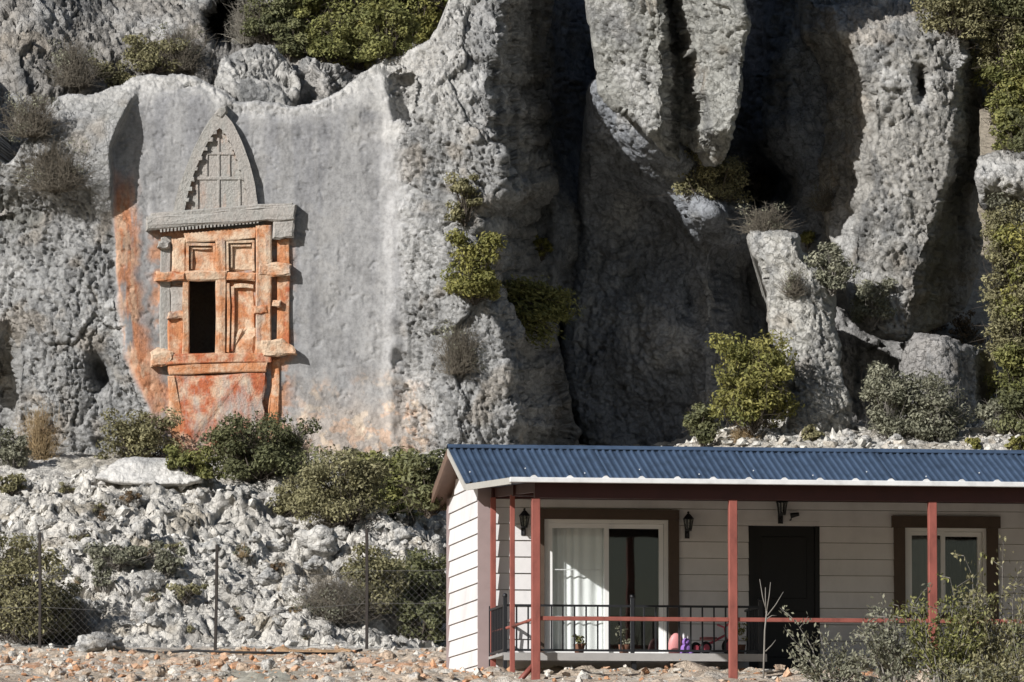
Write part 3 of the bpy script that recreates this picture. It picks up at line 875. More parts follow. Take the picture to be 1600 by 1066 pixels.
def carve(name, poly, proud, mat, depth=0.5, bevel=0.026, parent=None, jit=0.014, sub=2, face=FACE):
    """a carved block: outline in the facade, standing proud of the rock face by some centimetres"""
    proud = proud * 0.55 if proud < 0.3 else 0.165 + (proud - 0.3) * 0.22
    jit *= 3.0 if name == 'beam_end' else 1.8
    if name == 'beam_end': sub, bevel = 3, 0.03
    bm = bmesh.new()
    fr = [bm.verts.new(TINV @ at(x, y, face - proud)) for x, y in poly]
    bk = [bm.verts.new(TINV @ at(x, y, face + depth)) for x, y in poly]
    n = len(poly)
    bm.faces.new(fr)
    bm.faces.new(bk[::-1])
    for i in range(n):
        bm.faces.new((fr[i], bk[i], bk[(i + 1) % n], fr[(i + 1) % n]))
    bmesh.ops.recalc_face_normals(bm, faces=bm.faces)
    if bevel:
        bmesh.ops.bevel(bm, geom=[e for e in bm.edges if all(v.co.y + tomb.location.y < face + depth - 0.05 for v in e.verts)], offset=bevel, segments=1, affect='EDGES')
    if sub:
        bmesh.ops.subdivide_edges(bm, edges=[e for e in bm.edges if e.calc_length() > 0.12], cuts=sub, use_grid_fill=True)
    co = np.array([v.co for v in bm.verts])
    w = co + np.array(tomb.location)
    dn = np.stack([fbm(w, 4.0, 3, 0.6, 5.0), fbm(w, 4.0, 3, 0.6, 15.0), fbm(w, 4.0, 3, 0.6, 25.0)], -1) * jit
    for v, d in zip(bm.verts, dn):
        v.co += Vector(d)
    return link(name, bm_mesh(name, bm), parent or tomb, M[mat])

def rect(x0, y0, x1, y1, tl=0.0):
    return [(x0, y0), (x1, y0 - tl), (x1, y1 - tl), (x0, y1)]

# gable: pointed band with toothed ends, sunk panels inside
gl = spline([(343, 170), (326, 190), (306, 226), (289, 266), (276, 304), (270, 336)], 4, False)
gr = spline([(343, 170), (362, 190), (380, 226), (393, 266), (400, 300), (403, 326)], 4, False)
il = spline([(343, 200), (330, 212), (316, 240), (303, 272), (293, 304), (288, 333)], 4, False)
ir = spline([(343, 200), (354, 212), (367, 240), (378, 272), (385, 300), (387, 328)], 4, False)
gable = carve('gable_band', [tuple(p) for p in gl] + [tuple(p) for p in il[::-1]] + [], 0.26, 'tomb_grey', bevel=0, sub=0, jit=0.004)
gable_r = carve('gable_band', [tuple(p) for p in ir] + [tuple(p) for p in gr[::-1]], 0.26, 'tomb_grey', bevel=0, sub=0, jit=0.004)
gfield = carve('gable_field', [tuple(p) for p in il[::-1]] + [tuple(p) for p in ir[1:]], 0.10, 'tomb_face', bevel=0, sub=0, jit=0.0)
carve('finial', [(334, 178), (343, 168), (353, 166), (356, 176), (346, 184)], 0.34, 'tomb_grey', bevel=0.02)
for i in range(3, 19, 2):
    for side, cur in ((-1, il), (1, ir)):
        x, y = cur[min(i, len(cur) - 1)]
        r_ = 3.0 if side < 0 else 2.2
        carve('gable_tooth', [(x - r_, y - r_), (x + r_ + 1.5, y - r_), (x + r_ + 1.5, y + r_), (x - r_, y + r_)], 0.29 if side < 0 else 0.2, 'tomb_grey', bevel=0.008, sub=0, parent=gable if side < 0 else gable_r)
for r_ in (rect(311, 238, 366, 242), rect(304, 276, 377, 281), rect(306, 281, 310, 328), rect(339, 214, 343, 328), rect(372, 281, 376, 326), rect(322, 242, 325, 276), rect(357, 242, 360, 276)):
    carve('gable_moulding', r_, 0.145, 'tomb_face', bevel=0.006, sub=1, jit=0.004, parent=gfield)
# cornice, slightly tilted
cornice = carve('cornice', [(228, 338), (290, 334), (404, 323), (462, 319), (461, 345), (404, 346), (228, 361)], 0.62, 'tomb_grey', bevel=0.03, sub=3)
carve('cornice_fillet', [(236, 333), (404, 319), (456, 317), (456, 324), (404, 328), (236, 342)], 0.50, 'tomb_grey', bevel=0.02, sub=2)
for i in range(28):
    x = 250 + i * 5.6
    y = 359 - i * 0.53 - 0.9
    carve('dentil', rect(x, y, x + 3.2, y + 5), 0.52, 'tomb_grey', bevel=0.004, sub=0, jit=0.003, parent=cornice)
carve('cornice_end', rect(426, 345, 459, 373, 1), 0.52, 'tomb_grey', bevel=0.03)
# wall of the facade
carve('architrave', [(284, 364), (400, 354), (400, 374), (290, 380)], 0.26, 'tomb_cream', bevel=0.02)
carve('corner_post', rect(250, 370, 268, 562), 0.10, 'tomb_grey', bevel=0.02)
carve('wall_panel', rect(268, 372, 290, 430), 0.16, 'tomb_cream')
carve('wall_panel', rect(266, 446, 287, 490), 0.12, 'tomb_grey')
carve('wall_panel', rect(262, 492, 287, 556), 0.14, 'tomb_orange')
carve('beam_end', rect(247, 377, 266, 388), 0.30, 'tomb_grey')
carve('beam_end', rect(243, 426, 290, 440, 1), 0.46, 'tomb_orange')
carve('beam_end', rect(262, 486, 288, 498), 0.34, 'tomb_pink')
carve('beam_end', [(234, 550), (246, 544), (268, 548), (270, 570), (236, 573)], 0.50, 'tomb_cream')
carve('jamb', rect(286, 436, 296, 556), 0.26, 'tomb_cream', depth=0.1, bevel=0.012)
carve('jamb', rect(337, 372, 353, 556), 0.26, 'tomb_pink', depth=0.04, bevel=0.012)
carve('lintel', rect(288, 424, 354, 439), 0.32, 'tomb_cream')
# coffered windows over the door
for x0, x1, y0, y1, mt in ((291, 337, 380, 426, 'tomb_pink'), (353, 398, 376, 424, 'tomb_cream')):
    w = carve('window_coffer', rect(x0, y0, x1, y1), 0.02, mt)
    for k, pr in ((0, 0.22), (1, 0.13)):
        o_ = 5.5 * k
        carve('coffer_frame', rect(x0 + o_, y0 + o_, x0 + o_ + 4.2, y1 - o_), pr, mt, bevel=0.006, sub=1, jit=0.006, parent=w)
        carve('coffer_frame', rect(x0 + o_ + 4.2, y0 + o_, x1 - o_, y0 + o_ + 4.2), pr, mt, bevel=0.006, sub=1, jit=0.006, parent=w)
        if k == 0:
            carve('coffer_frame', rect(x1 - 4.2, y0 + 4.2, x1, y1), pr, mt, bevel=0.006, sub=1, jit=0.006, parent=w)
# lower right panel, a closed door leaf with stepped frame
carve('door_leaf', rect(353, 440, 398, 556), 0.03, 'tomb_orange')
carve('door_frame', rect(354, 442, 359, 552), 0.21, 'tomb_orange', bevel=0.008)
carve('door_frame', rect(361, 447, 366, 548), 0.15, 'tomb_red', bevel=0.008)
carve('door_frame', rect(366, 444, 397, 450), 0.16, 'tomb_cream', bevel=0.008)
carve('rail', rect(353, 426, 400, 438), 0.28, 'tomb_orange')
carve('broken_block', [(364, 530), (372, 514), (388, 508), (399, 516), (400, 556), (360, 556)], 0.09, 'tomb_cream', bevel=0.04, sub=4, jit=0.03)
# right post with stepped side
carve('side_post', rect(399, 352, 424, 556), 0.34, 'tomb_pink', bevel=0.02)
carve('side_post', rect(432, 372, 453, 556), 0.12, 'tomb_orange', bevel=0.02)
carve('beam_end', rect(402, 413, 456, 431, 1), 0.50, 'tomb_pink')
carve('beam_end', rect(396, 479, 420, 491), 0.46, 'tomb_orange')
carve('beam_end', rect(424, 470, 437, 482), 0.34, 'tomb_cream')
carve('beam_end', [(408, 534), (440, 530), (455, 538), (463, 554), (408, 558)], 0.56, 'tomb_cream', bevel=0.03)
# sills and plinth
carve('sill', [(252, 552), (424, 552), (424, 566), (252, 570)], 0.40, 'tomb_red', bevel=0.02, sub=3)
carve('sill', [(262, 571), (418, 566), (416, 581), (264, 586)], 0.31, 'tomb_orange', bevel=0.02, sub=3)
carve('plinth', [(268, 587), (414, 581), (412, 640), (404, 730), (286, 730), (276, 660)], 0.22, 'tomb_plinth', bevel=0.02, sub=4, jit=0.03)
carve('plinth_edge', [(262, 588), (274, 588), (286, 660), (292, 730), (276, 730), (264, 660)], 0.26, 'tomb_orange', bevel=0.02)
carve('plinth_edge', [(424, 562), (438, 560), (437, 640), (430, 730), (418, 730), (420, 640)], 0.08, 'tomb_orange', bevel=0.02)
# the chamber behind the doorway
bm = bmesh.new()
p = [TINV @ at(x, y, FACE + 0.06) for x, y in ((240, 405), (400, 405), (400, 562), (240, 562))]
fr = [bm.verts.new(v) for v in p]
bk = [bm.verts.new(v + Vector((0.05 if i in (1, 2) else -0.5, 2.2, 0.2 if i < 2 else 0))) for i, v in enumerate(p)]
for i in range(4):
    bm.faces.new((fr[i], fr[(i + 1) % 4], bk[(i + 1) % 4], bk[i]))
bm.faces.new(bk)
q = [bm.verts.new(TINV @ at(x, y, FACE + 0.06)) for x, y in ((292, 435), (341, 435), (341, 557), (292, 557))]
for i in range(4):
    bm.faces.new((fr[i], q[i], q[(i + 1) % 4], fr[(i + 1) % 4]))
link('chamber', bm_mesh('chamber', bm), tomb, M['tomb_grey'])

# ------------------------------------------------------------------ the house
TH = R(8.2)
HO = at(749, 1058, 85.0)
UD = Vector((math.cos(TH), math.sin(TH), 0)); VD = Vector((-math.sin(TH), math.cos(TH), 0))
HM = Matrix.Translation(HO) @ Matrix.Rotation(TH, 4, 'Z')
HI = HM.inverted()

def hp(px, py, v):
    """photo pixel on the plane v (metres behind the front wall) -> house u, w"""
    d = at(px, py, 85.0)
    t = (HO + VD * v).dot(VD) / d.dot(VD)
    q = d * t - HO
    return q.dot(UD), q.z

def hu(px, v, py=900): return hp(px, py, v)[0]
def hw(py, v, px=1100): return hp(px, py, v)[1]

house = empty('house', HO, TH)
tag(house, 'white clapboard house with blue corrugated roof and red post porch', 'house')
LEN, DEP = 9.2, 3.0
RV = 1.42                                   # ridge line
W_RIDGE = hp(1100, 704, RV)[1]
W_EAVE = hp(800, 757, -0.25)[1] + 0.02
U_RK = hp(700, 698, RV)[0]
SLF = (W_RIDGE - W_EAVE) / (RV + 0.25)
bu, W_BACK = hp(668, 792, 3.55)
SLB = (W_RIDGE - W_BACK) / (3.55 - RV)
print('house', 'ridge', W_RIDGE, 'eave', W_EAVE, 'rake u', U_RK, 'slopes', SLF, SLB, 'back', bu, W_BACK)
def roof_w(v):
    return W_RIDGE - (RV - v) * SLF if v < RV else W_RIDGE - (v - RV) * SLB

# openings in the front wall: u0,u1,w0,w1
def opening(x0, y0, x1, y1, v=0.0):
    a = hp(x0, y1, v); b = hp(x1, y0, v)
    return a[0], b[0], a[1], b[1]
SLD = opening(850, 813, 1044, 1031)
DOR = opening(1170, 815, 1280, 1056)
WIN = opening(1414, 826, 1541, 958)
OPS = [SLD, DOR, WIN]
WTOP = roof_w(0.0) - 0.10

def wall_front():
    w = empty('front_wall', (0, 0, 0)); w.parent = house
    # backing with real openings
    us = sorted({0.0, LEN} | {o[0] for o in OPS} | {o[1] for o in OPS})
    bm = bmesh.new()
    for a, b in zip(us[:-1], us[1:]):
        op = [o for o in OPS if o[0] <= a + 1e-6 and o[1] >= b - 1e-6]
        if op:
            add_box(bm, (a, 0.02, op[0][3]), (b, 0.12, WTOP))
            if op[0][2] > 0.06:
                add_box(bm, (a, 0.02, 0.0), (b, 0.12, op[0][2]))
        else:
            add_box(bm, (a, 0.02, 0.0), (b, 0.12, WTOP))
    link('wall_core', bm_mesh('wall_core', bm), w, M['grey_trim'])
    pitch = 0.215
    row = 0
    z = 0.06
    while z < WTOP - 0.02:
        z1 = min(z + pitch, WTOP)
        cuts = [(o[0] - (0.0 if o is DOR else 0.05), o[1] + (0.0 if o is DOR else 0.05)) for o in OPS if o[2] - 0.04 < z + 0.1 < o[3] + (0.0 if o is DOR else 0.06)]
        a = 0.165
        segs = []
        for c in sorted(cuts):
            if c[0] > a: segs.append((a, c[0]))
            a = max(a, c[1])
        if a < LEN: segs.append((a, LEN))
        for k, (u0, u1) in enumerate(segs):
            bm = bmesh.new()
            vs = add_box(bm, (u0, -0.006, z + 0.009), (u1, 0.018, z1))
            for v in vs:
                if v.co.y < 0:
                    v.co.y = -0.026 if v.co.z < z + 0.02 else -0.006
            link('siding_board', bm_mesh('siding_board', bm), w, M['white_siding'])
        z = z1
    return w
wall_front()

def wall_left():
    w = empty('gable_wall', (0, 0, 0)); w.parent = house
    bm = bmesh.new()
    prof = [(0.13, -0.3), (DEP, -0.3), (DEP, roof_w(DEP) - 0.09), (RV, roof_w(RV) - 0.1), (0.13, roof_w(0.13) - 0.1)]
    a = [bm.verts.new((0.02, v, z)) for v, z in prof]; b = [bm.verts.new((0.12, v, z)) for v, z in prof]
    bm.faces.new(a); bm.faces.new(b[::-1])
    for i in range(5):
        bm.faces.new((a[i], b[i], b[(i + 1) % 5], a[(i + 1) % 5]))
    link('wall_core', bm_mesh('wall_core', bm), w, M['grey_trim'])
    z = -0.28
    while z < roof_w(RV) - 0.2:
        z1 = z + 0.215
        v0 = 0.0 if roof_w(0.0) - 0.1 > z1 else RV - (W_RIDGE - 0.1 - z1) / SLF
        v1 = DEP if roof_w(DEP) - 0.1 > z1 else RV + (W_RIDGE - 0.1 - z1) / SLB
        if v1 - v0 > 0.15:
            bm = bmesh.new()
            vs = add_box(bm, (-0.006, v0, z + 0.009), (0.018, min(v1, DEP - 0.15) if v1 == DEP else v1, z1))
            for v in vs:
                if v.co.x < 0:
                    v.co.x = -0.026 if v.co.z < z + 0.02 else -0.005
            link('siding_board', bm_mesh('siding_board', bm), w, M['white_siding'])
        z = z1
    return w
wall_left()
box('back_wall', (0.12, DEP - 0.1, -0.3), (LEN, DEP, roof_w(DEP) - 0.1), M['grey_trim'], house)
box('end_wall', (LEN, 0.02, -0.3), (LEN + 0.1, DEP, roof_w(DEP) - 0.12), M['grey_trim'], house)
box('floor_slab', (0.13, 0.125, -0.25), (LEN - 0.01, DEP - 0.11, 0.05), M['interior'], house)
box('partition', (0.2, 0.85, 0.06), (LEN - 0.1, 0.9, WTOP - 0.1), M['interior'], house)
box('corner_board', (-0.022, -0.034, -0.25), (0.162, 0.018, WTOP), M['taupe_trim'], house)
box('corner_board', (-0.03, DEP - 0.14, -0.28), (0.018, DEP + 0.02, roof_w(DEP) - 0.1), M['taupe_trim'], house)
box('foundation', (0.17, 0.03, -0.35), (LEN, 0.10, -0.001), M['interior'], house)

# --- main roof: corrugated sheets
def roof_sheet_mesh(w, v0, v1, slope_sign, name, ribs=10):
    per = w / ribs
    prof = []
    for i in range(ribs):
        for t, h in ((0.0, 0.0), (0.55, 0.0), (0.66, 0.024), (0.9, 0.024)):
            prof.append(((i + t) * per, h))
    prof.append((w + per * 0.5, 0.0))
    bm = bmesh.new()
    rows = []
    for v in (v0, v1):
        for off in (0.0, -0.006):
            rows.append([bm.verts.new((u, v, roof_w(v) + h + off)) for u, h in prof])
    n = len(prof)
    for i in range(n - 1):
        bm.faces.new((rows[0][i], rows[0][i + 1], rows[2][i + 1], rows[2][i]))
        bm.faces.new((rows[1][i + 1], rows[1][i], rows[3][i], rows[3][i + 1]))
        bm.faces.new((rows[0][i + 1], rows[0][i], rows[1][i], rows[1][i + 1]))
        bm.faces.new((rows[2][i], rows[2][i + 1], rows[3][i + 1], rows[3][i]))
    return bm_mesh(name, bm)
roof = empty('roof', (0, 0, 0)); roof.parent = house
RW = 0.95
me_f = roof_sheet_mesh(RW, -0.27, RV + 0.001, 1, 'roof_sheet')
me_b = roof_sheet_mesh(RW, RV + 0.002, 3.55, -1, 'roof_sheet')
me_f.materials.append(M['blue_roof']); me_b.materials.append(M['blue_roof'])
nsh = int((LEN + 0.5) / RW) + 1
for i in range(nsh):
    for me in (me_f, me_b):
        o = link('roof_sheet', me, roof)
        o.location = (U_RK + i * RW, 0, (i % 2) * 0.008)
# screws
bm = bmesh.new()
bmesh.ops.create_icosphere(bm, subdivisions=1, radius=0.011)
me_s = bm_mesh('screw', bm); me_s.materials.append(M['white_metal'])
for i in range(11):
    o = link('screw', me_s, roof)
    v = 0.35 if i % 2 else 0.15
    o.location = (U_RK + 0.12 + i * 0.76, v, roof_w(v) + 0.028)
# ridge cap
bm = bmesh.new()
for i in range(1):
    pr = [(RV - 0.10, -0.10 * SLF + 0.030), (RV, 0.05), (RV + 0.10, -0.10 * SLB + 0.030)]
    a = [bm.verts.new((U_RK - 0.01, v, W_RIDGE + z)) for v, z in pr]; b = [bm.verts.new((LEN + 0.3, v, W_RIDGE + z)) for v, z in pr]
    a2 = [bm.verts.new((U_RK - 0.01, v, W_RIDGE + z - 0.006)) for v, z in pr]; b2 = [bm.verts.new((LEN + 0.3, v, W_RIDGE + z - 0.006)) for v, z in pr]
    for k in (0, 1):
        bm.faces.new((a[k], a[k + 1], b[k + 1], b[k])); bm.faces.new((a2[k + 1], a2[k], b2[k], b2[k + 1]))
link('ridge_cap', bm_mesh('ridge_cap', bm), roof, M['blue_roof'])
# soffit and verge boards at the gable end
def slanted(name, u0, u1, va, vb, drop0, drop1, mat, parent):
    bm = bmesh.new()
    q = []
    for u in (u0, u1):
        for v in (va, vb):
            for dr in (drop0, drop1):
                q.append(bm.verts.new((u, v, roof_w(v) - dr)))
    for f in ((0, 1, 3, 2), (4, 6, 7, 5), (0, 4, 5, 1), (2, 3, 7, 6), (0, 2, 6, 4), (1, 5, 7, 3)):
        bm.faces.new([q[i] for i in f])
    return link(name, bm_mesh(name, bm), parent, mat)
slanted('soffit', U_RK + 0.03, LEN, RV + 0.01, 3.5, 0.012, 0.07, M['brown_soffit'], roof)
slanted('soffit', U_RK + 0.03, LEN, -0.24, RV, 0.012, 0.07, M['brown_soffit'], roof)
slanted('verge_board', U_RK - 0.012, U_RK + 0.022, RV + 0.01, 3.56, 0.014, 0.15, M['brown_soffit'], roof)
slanted('verge_board', U_RK - 0.012, U_RK + 0.022, -0.26, RV, 0.014, 0.10, M['grey_trim'], roof)

# --- porch: flat roof, beams, posts, rail
porch = empty('porch', (0, 0, 0)); porch.parent = house
PV = -4.15
PZ0 = hp(727, 757, -0.25)[1]                # roof height at the wall
PZ1 = hp(1100, 750, PV)[1]                  # and at the front
print('porch', PZ0, PZ1)
def pz(v): return PZ0 + (PZ1 - PZ0) * (-0.25 - v) / (-0.25 - PV)
PU0 = hp(797, 747, PV)[0]
def porch_slab(name, u0, u1, v0, v1, t0, t1, mat):
    bm = bmesh.new()
    q = []
    for u in (u0, u1):
        for v in (v0, v1):
            for t in (t0, t1):
                q.append(bm.verts.new((u, v, pz(v) + t)))
    for f in ((0, 1, 3, 2), (4, 6, 7, 5), (0, 4, 5, 1), (2, 3, 7, 6), (0, 2, 6, 4), (1, 5, 7, 3)):
        bm.faces.new([q[i] for i in f])
    return link(name, bm_mesh(name, bm), porch, mat)
porch_slab('porch_roof', PU0 + 0.02, LEN, PV + 0.03, -0.03, -0.035, 0.0, M['blue_roof'])
porch_slab('edge_flashing', PU0 - 0.01, PU0 + 0.018, PV + 0.03, -0.05, -0.075, 0.006, M['grey_trim'])
box('gutter', (PU0 - 0.005, PV - 0.03, pz(PV) - 0.052), (LEN + 0.3, PV + 0.028, pz(PV) + 0.012), M['white_metal'], porch, bevel=0.006)
for i in range(20):
    u = PU0 + 0.3 + i * 0.452
    if u < LEN:
        bm = bmesh.new()
        z = pz(PV)
        p0 = [(u - 0.05, z + 0.009), (u + 0.05, z + 0.009), (u + 0.01, z + 0.040), (u - 0.015, z + 0.038)]
        a = [bm.verts.new((x, PV - 0.02, y)) for x, y in p0]; b = [bm.verts.new((x, PV + 0.06, y)) for x, y in p0]
        bm.faces.new(a); bm.faces.new(b[::-1])
        for k in range(4): bm.faces.new((a[k], b[k], b[(k + 1) % 4], a[(k + 1) % 4]))
        link('gutter_clip', bm_mesh('gutter_clip', bm), porch, M['white_metal'])
UPOST = [hu(837, -3.9), hu(1145, -3.9), hu(1457, -3.9)]
UPOST.append(UPOST[2] + (UPOST[2] - UPOST[1]))
for u0_, v_ in ((0, -3.9), (0, -2.0), (0, -0.12)):
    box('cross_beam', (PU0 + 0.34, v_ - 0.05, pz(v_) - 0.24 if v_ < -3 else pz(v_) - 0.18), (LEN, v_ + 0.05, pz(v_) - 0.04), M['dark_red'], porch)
u = PU0 + 0.40
ri = 0
while u < LEN:
    bm = bmesh.new()
    q = []
    for uu in (u - 0.03, u + 0.03):
        for v in (-3.84, -0.18):
            for t in (-0.16, -0.037):
                q.append(bm.verts.new((uu, v, pz(v) + t)))
    for f in ((0, 1, 3, 2), (4, 6, 7, 5), (0, 4, 5, 1), (2, 3, 7, 6), (0, 2, 6, 4), (1, 5, 7, 3)):
        bm.faces.new([q[i] for i in f])
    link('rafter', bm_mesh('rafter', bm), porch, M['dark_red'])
    u += 0.645
for u in UPOST:
    box('post', (u - 0.052, -3.952, -0.4), (u + 0.052, -3.848, pz(-3.9) - 0.242), M['red_paint'], porch, bevel=0.006)
for px_, v_, r_ in ((770.5, -0.14, 0.034), (800.5, -1.9, 0.03)):
    u = hu(px_, v_)
    box('post', (u - r_, v_ - r_, -0.4), (u + r_, v_ + r_, pz(v_) - 0.165), M['red_paint'], porch, bevel=0.004)
wr = hp(1100, 968, -3.9)[1]
for a, b in zip(UPOST[:-1], UPOST[1:]):
    box('rail', (a + 0.053, -3.92, wr - 0.026), (b - 0.053, -3.87, wr + 0.026), M['red_paint'], porch, bevel=0.004)
tube('rail', [(UPOST[0], -3.84, wr), (hu(800.5, -1.9), -1.94, wr - 0.01)], 0.02, M['red_paint'], porch)
tube('rail', [(hu(800.5, -1.9), -1.86, wr - 0.01), (hu(770.5, -0.14), -0.18, wr)], 0.02, M['red_paint'], porch)
tube('brace', [hp(806, 1070, -3.85)[:1] + (-3.86,) + hp(806, 1070, -3.85)[1:], hp(833, 1040, -3.85)[:1] + (-3.86,) + hp(833, 1040, -3.85)[1:]], 0.035, M['red_paint'], porch, sides=4)

# --- deck with black railing
RVV = -1.38
deck = empty('deck', (0, 0, 0)); deck.parent = house
DU0, DU1 = hu(786, RVV), hu(1196, RVV)
DW = hp(1000, 1021, RVV)[1]
nb = 7
for i in range(nb):
    v0 = RVV - 0.06 + i * (1.40 / nb)
    box('deck_board', (DU0, v0 + 0.004, DW - 0.035), (DU1, v0 + 1.40 / nb - 0.004, DW), M['deck'], deck)
box('deck_edge', (DU0, RVV - 0.085, DW - 0.10), (DU1, RVV - 0.061, DW - 0.005), M['deck'], deck)
for px_ in (990, 1190):
    box('deck_leg', (hu(px_, RVV) - 0.03, RVV - 0.04, -0.35), (hu(px_, RVV) + 0.03, RVV + 0.02, DW - 0.036), M['black_metal'], deck)
rail = empty('railing', (0, 0, 0)); rail.parent = house
WT, WB = hp(1000, 947, RVV)[1], hp(1000, 1019, RVV)[1]
RU = [hu(789, RVV), hu(988, RVV), hu(1188, RVV)]
for i, u in enumerate(RU):
    tp = WT + (0.10 if i < 2 else 0.06)
    box('railing_post', (u - 0.025, RVV - 0.025, DW - 0.3 if i != 1 else DW), (u + 0.025, RVV + 0.025, tp), M['black_metal'], rail, bevel=0.004)
    bm = bmesh.new(); bmesh.ops.create_icosphere(bm, subdivisions=2, radius=0.034)
    bmesh.ops.translate(bm, verts=bm.verts, vec=(u, RVV, tp + 0.02))
    link('post_knob', bm_mesh('post_knob', bm, True), rail, M['black_metal'])
bm = bmesh.new(); add_box(bm, (-0.010, -0.010, WB + 0.03), (0.010, 0.010, WT - 0.012)); me_p = bm_mesh('picket', bm); me_p.materials.append(M['black_metal'])
for a, b in ((RU[0], RU[1]), (RU[1], RU[2])):
    for z in (WT, WB + 0.02):
        box('rail_bar', (a + 0.026, RVV - 0.016, z - 0.016), (b - 0.026, RVV + 0.016, z + 0.012), M['black_metal'], rail)
    n = int((b - a) / 0.147)
    for k in range(1, n):
        o = link('picket', me_p, rail); o.location = (a + (b - a) * k / n, RVV, 0)
for u, va, vb in ((RU[0], RVV + 0.03, -0.03), (RU[2], RVV + 0.03, -0.3)):
    for z in (WT, WB + 0.02):
        box('rail_bar', (u - 0.016, va, z - 0.016), (u + 0.016, vb, z + 0.012), M['black_metal'], rail)
    for k in range(1, 9):
        o = link('picket', me_p, rail); o.location = (u, va + (vb - va) * k / 9, 0)
box('railing_post', (RU[0] - 0.02, -0.06, DW - 0.2), (RU[0] + 0.02, -0.026, WT + 0.05), M['black_metal'], rail)
box('doorstep', (hu(1160, -0.8), -0.9, hp(1200, 1055, -0.9)[1]), (hu(1285, -0.8), -0.03, hp(1200, 1045, -0.9)[1]), M['concrete'], house, bevel=0.01)

# --- sliding door, front door, window
def trim(o, side, top, parent, over=0.03, bottom=None):
    u0, u1, w0, w1 = o
    b = w0 - 0.01 if bottom is None else bottom
    box('casing', (u0 - side, -0.055, b), (u0 - 0.002, 0.018, w1), M['brown_trim'], parent)
    box('casing', (u1 + 0.002, -0.055, b), (u1 + side, 0.018, w1), M['brown_trim'], parent)
    box('casing', (u0 - side - over, -0.065, w1 + 0.002), (u1 + side + over, 0.018, w1 + top), M['brown_trim'], parent)

def frame_leaf(name, u0, u1, w0, w1, v, th, parent, mat='pvc_frame'):
    bm = bmesh.new()
    add_box(bm, (u0, v, w0), (u0 + th, v + 0.05, w1)); add_box(bm, (u1 - th, v, w0), (u1, v + 0.05, w1))
    add_box(bm, (u0 + th, v, w1 - th), (u1 - th, v + 0.05, w1)); add_box(bm, (u0 + th, v, w0), (u1 - th, v + 0.05, w0 + th))
    return link(name, bm_mesh(name, bm), parent, M[mat])

def curtain(u0, u1, w0, w1, v, parent, mat, per=0.11, amp=0.022, label=None):
    us = np.arange(u0, u1, 0.012)
    ph = np.cumsum(0.012 / per * 2 * math.pi * (1 + 0.35 * np.sin(us * 7.3)))
    vv = v + amp * np.sin(ph) * (1 + 0.3 * np.sin(us * 3.1))
    V = np.concatenate([np.stack([us, vv, us * 0 + w0], -1), np.stack([us, vv * 0.5 + v * 0.5, us * 0 + w1], -1)])
    n = len(us)
    q = [(i, i + 1, n + i + 1, n + i) for i in range(n - 1)]
    return link('curtain', np_mesh('curtain', V, q), parent, M[mat])

sd = empty('sliding_door', (0, 0, 0)); sd.parent = house
u0, u1, w0, w1 = SLD
trim((u0, u1, w0, w1), hu(1060, 0) - hu(1044, 0), 0.13, sd, 0.0)
frame_leaf('outer_frame', u0, u1, w0, w1, 0.0, 0.05, sd)
um = hu(948, 0)
frame_leaf('leaf_frame', u0 + 0.052, um + 0.03, w0 + 0.052, w1 - 0.052, 0.008, 0.06, sd)
frame_leaf('leaf_frame', um - 0.03, u1 - 0.052, w0 + 0.052, w1 - 0.052, 0.060, 0.06, sd)
box('pane', (u0 + 0.11, 0.028, w0 + 0.112), (um - 0.03, 0.034, w1 - 0.112), M['glass'], sd)
box('pane', (um + 0.03, 0.082, w0 + 0.112), (u1 - 0.112, 0.088, w1 - 0.112), M['glass'], sd)
curtain(u0 + 0.06, um + 0.04, w0 + 0.03, w1 - 0.08, 0.15, sd, 'curtain')
for zz in (0.55, 1.15):
    box('glazing_bar', (u0 + 0.112, 0.036, w0 + zz * (w1 - w0) / 1.8), (um - 0.032, 0.046, w0 + zz * (w1 - w0) / 1.8 + 0.014), M['pvc_frame'], sd)
fd = empty('front_door', (0, 0, 0)); fd.parent = house
u0, u1, w0, w1 = DOR
frame_leaf('door_frame', u0, u1, w0, w1, -0.02, 0.06, fd, 'black_door')
box('door_leaf', (u0 + 0.062, 0.01, w0 + 0.02), (u1 - 0.062, 0.055, w1 - 0.062), M['black_door'], fd)
for k, (za, zb) in enumerate(((0.12, 0.42), (0.5, 0.9))):
    h_ = w1 - w0
    box('door_panel', (u0 + 0.17, -0.004, w0 + h_ * za), (u1 - 0.17, 0.009, w0 + h_ * zb), M['black_door'], fd, bevel=0.006)
bm = bmesh.new(); add_tube(bm, [(u0 + 0.13, 0.01, w0 + 1.0), (u0 + 0.13, -0.05, w0 + 1.0), (u0 + 0.24, -0.05, w0 + 1.0)], 0.011)
link('handle', bm_mesh('handle', bm, True), fd, M['black_metal'])
wd = empty('window', (0, 0, 0)); wd.parent = house
u0, u1, w0, w1 = WIN
trim(WIN, 0.15, 0.155, wd, 0.03, bottom=w0 - 0.14)
box('casing', (u0 - 0.15 + 0.152, -0.05, w0 - 0.14), (u1 + 0.15 - 0.152, 0.018, w0 - 0.002), M['brown_trim'], wd)
frame_leaf('outer_frame', u0, u1, w0, w1, 0.0, 0.045, wd)
um = hu(1474, 0)
frame_leaf('leaf_frame', u0 + 0.047, um + 0.02, w0 + 0.047, w1 - 0.047, 0.006, 0.05, wd)
frame_leaf('leaf_frame', um - 0.02, u1 - 0.047, w0 + 0.047, w1 - 0.047, 0.058, 0.06, wd)
box('pane', (u0 + 0.098, 0.026, w0 + 0.098), (um - 0.031, 0.032, w1 - 0.098), M['glass'], wd)
box('pane', (um + 0.041, 0.080, w0 + 0.108), (u1 - 0.108, 0.086, w1 - 0.108), M['glass'], wd)
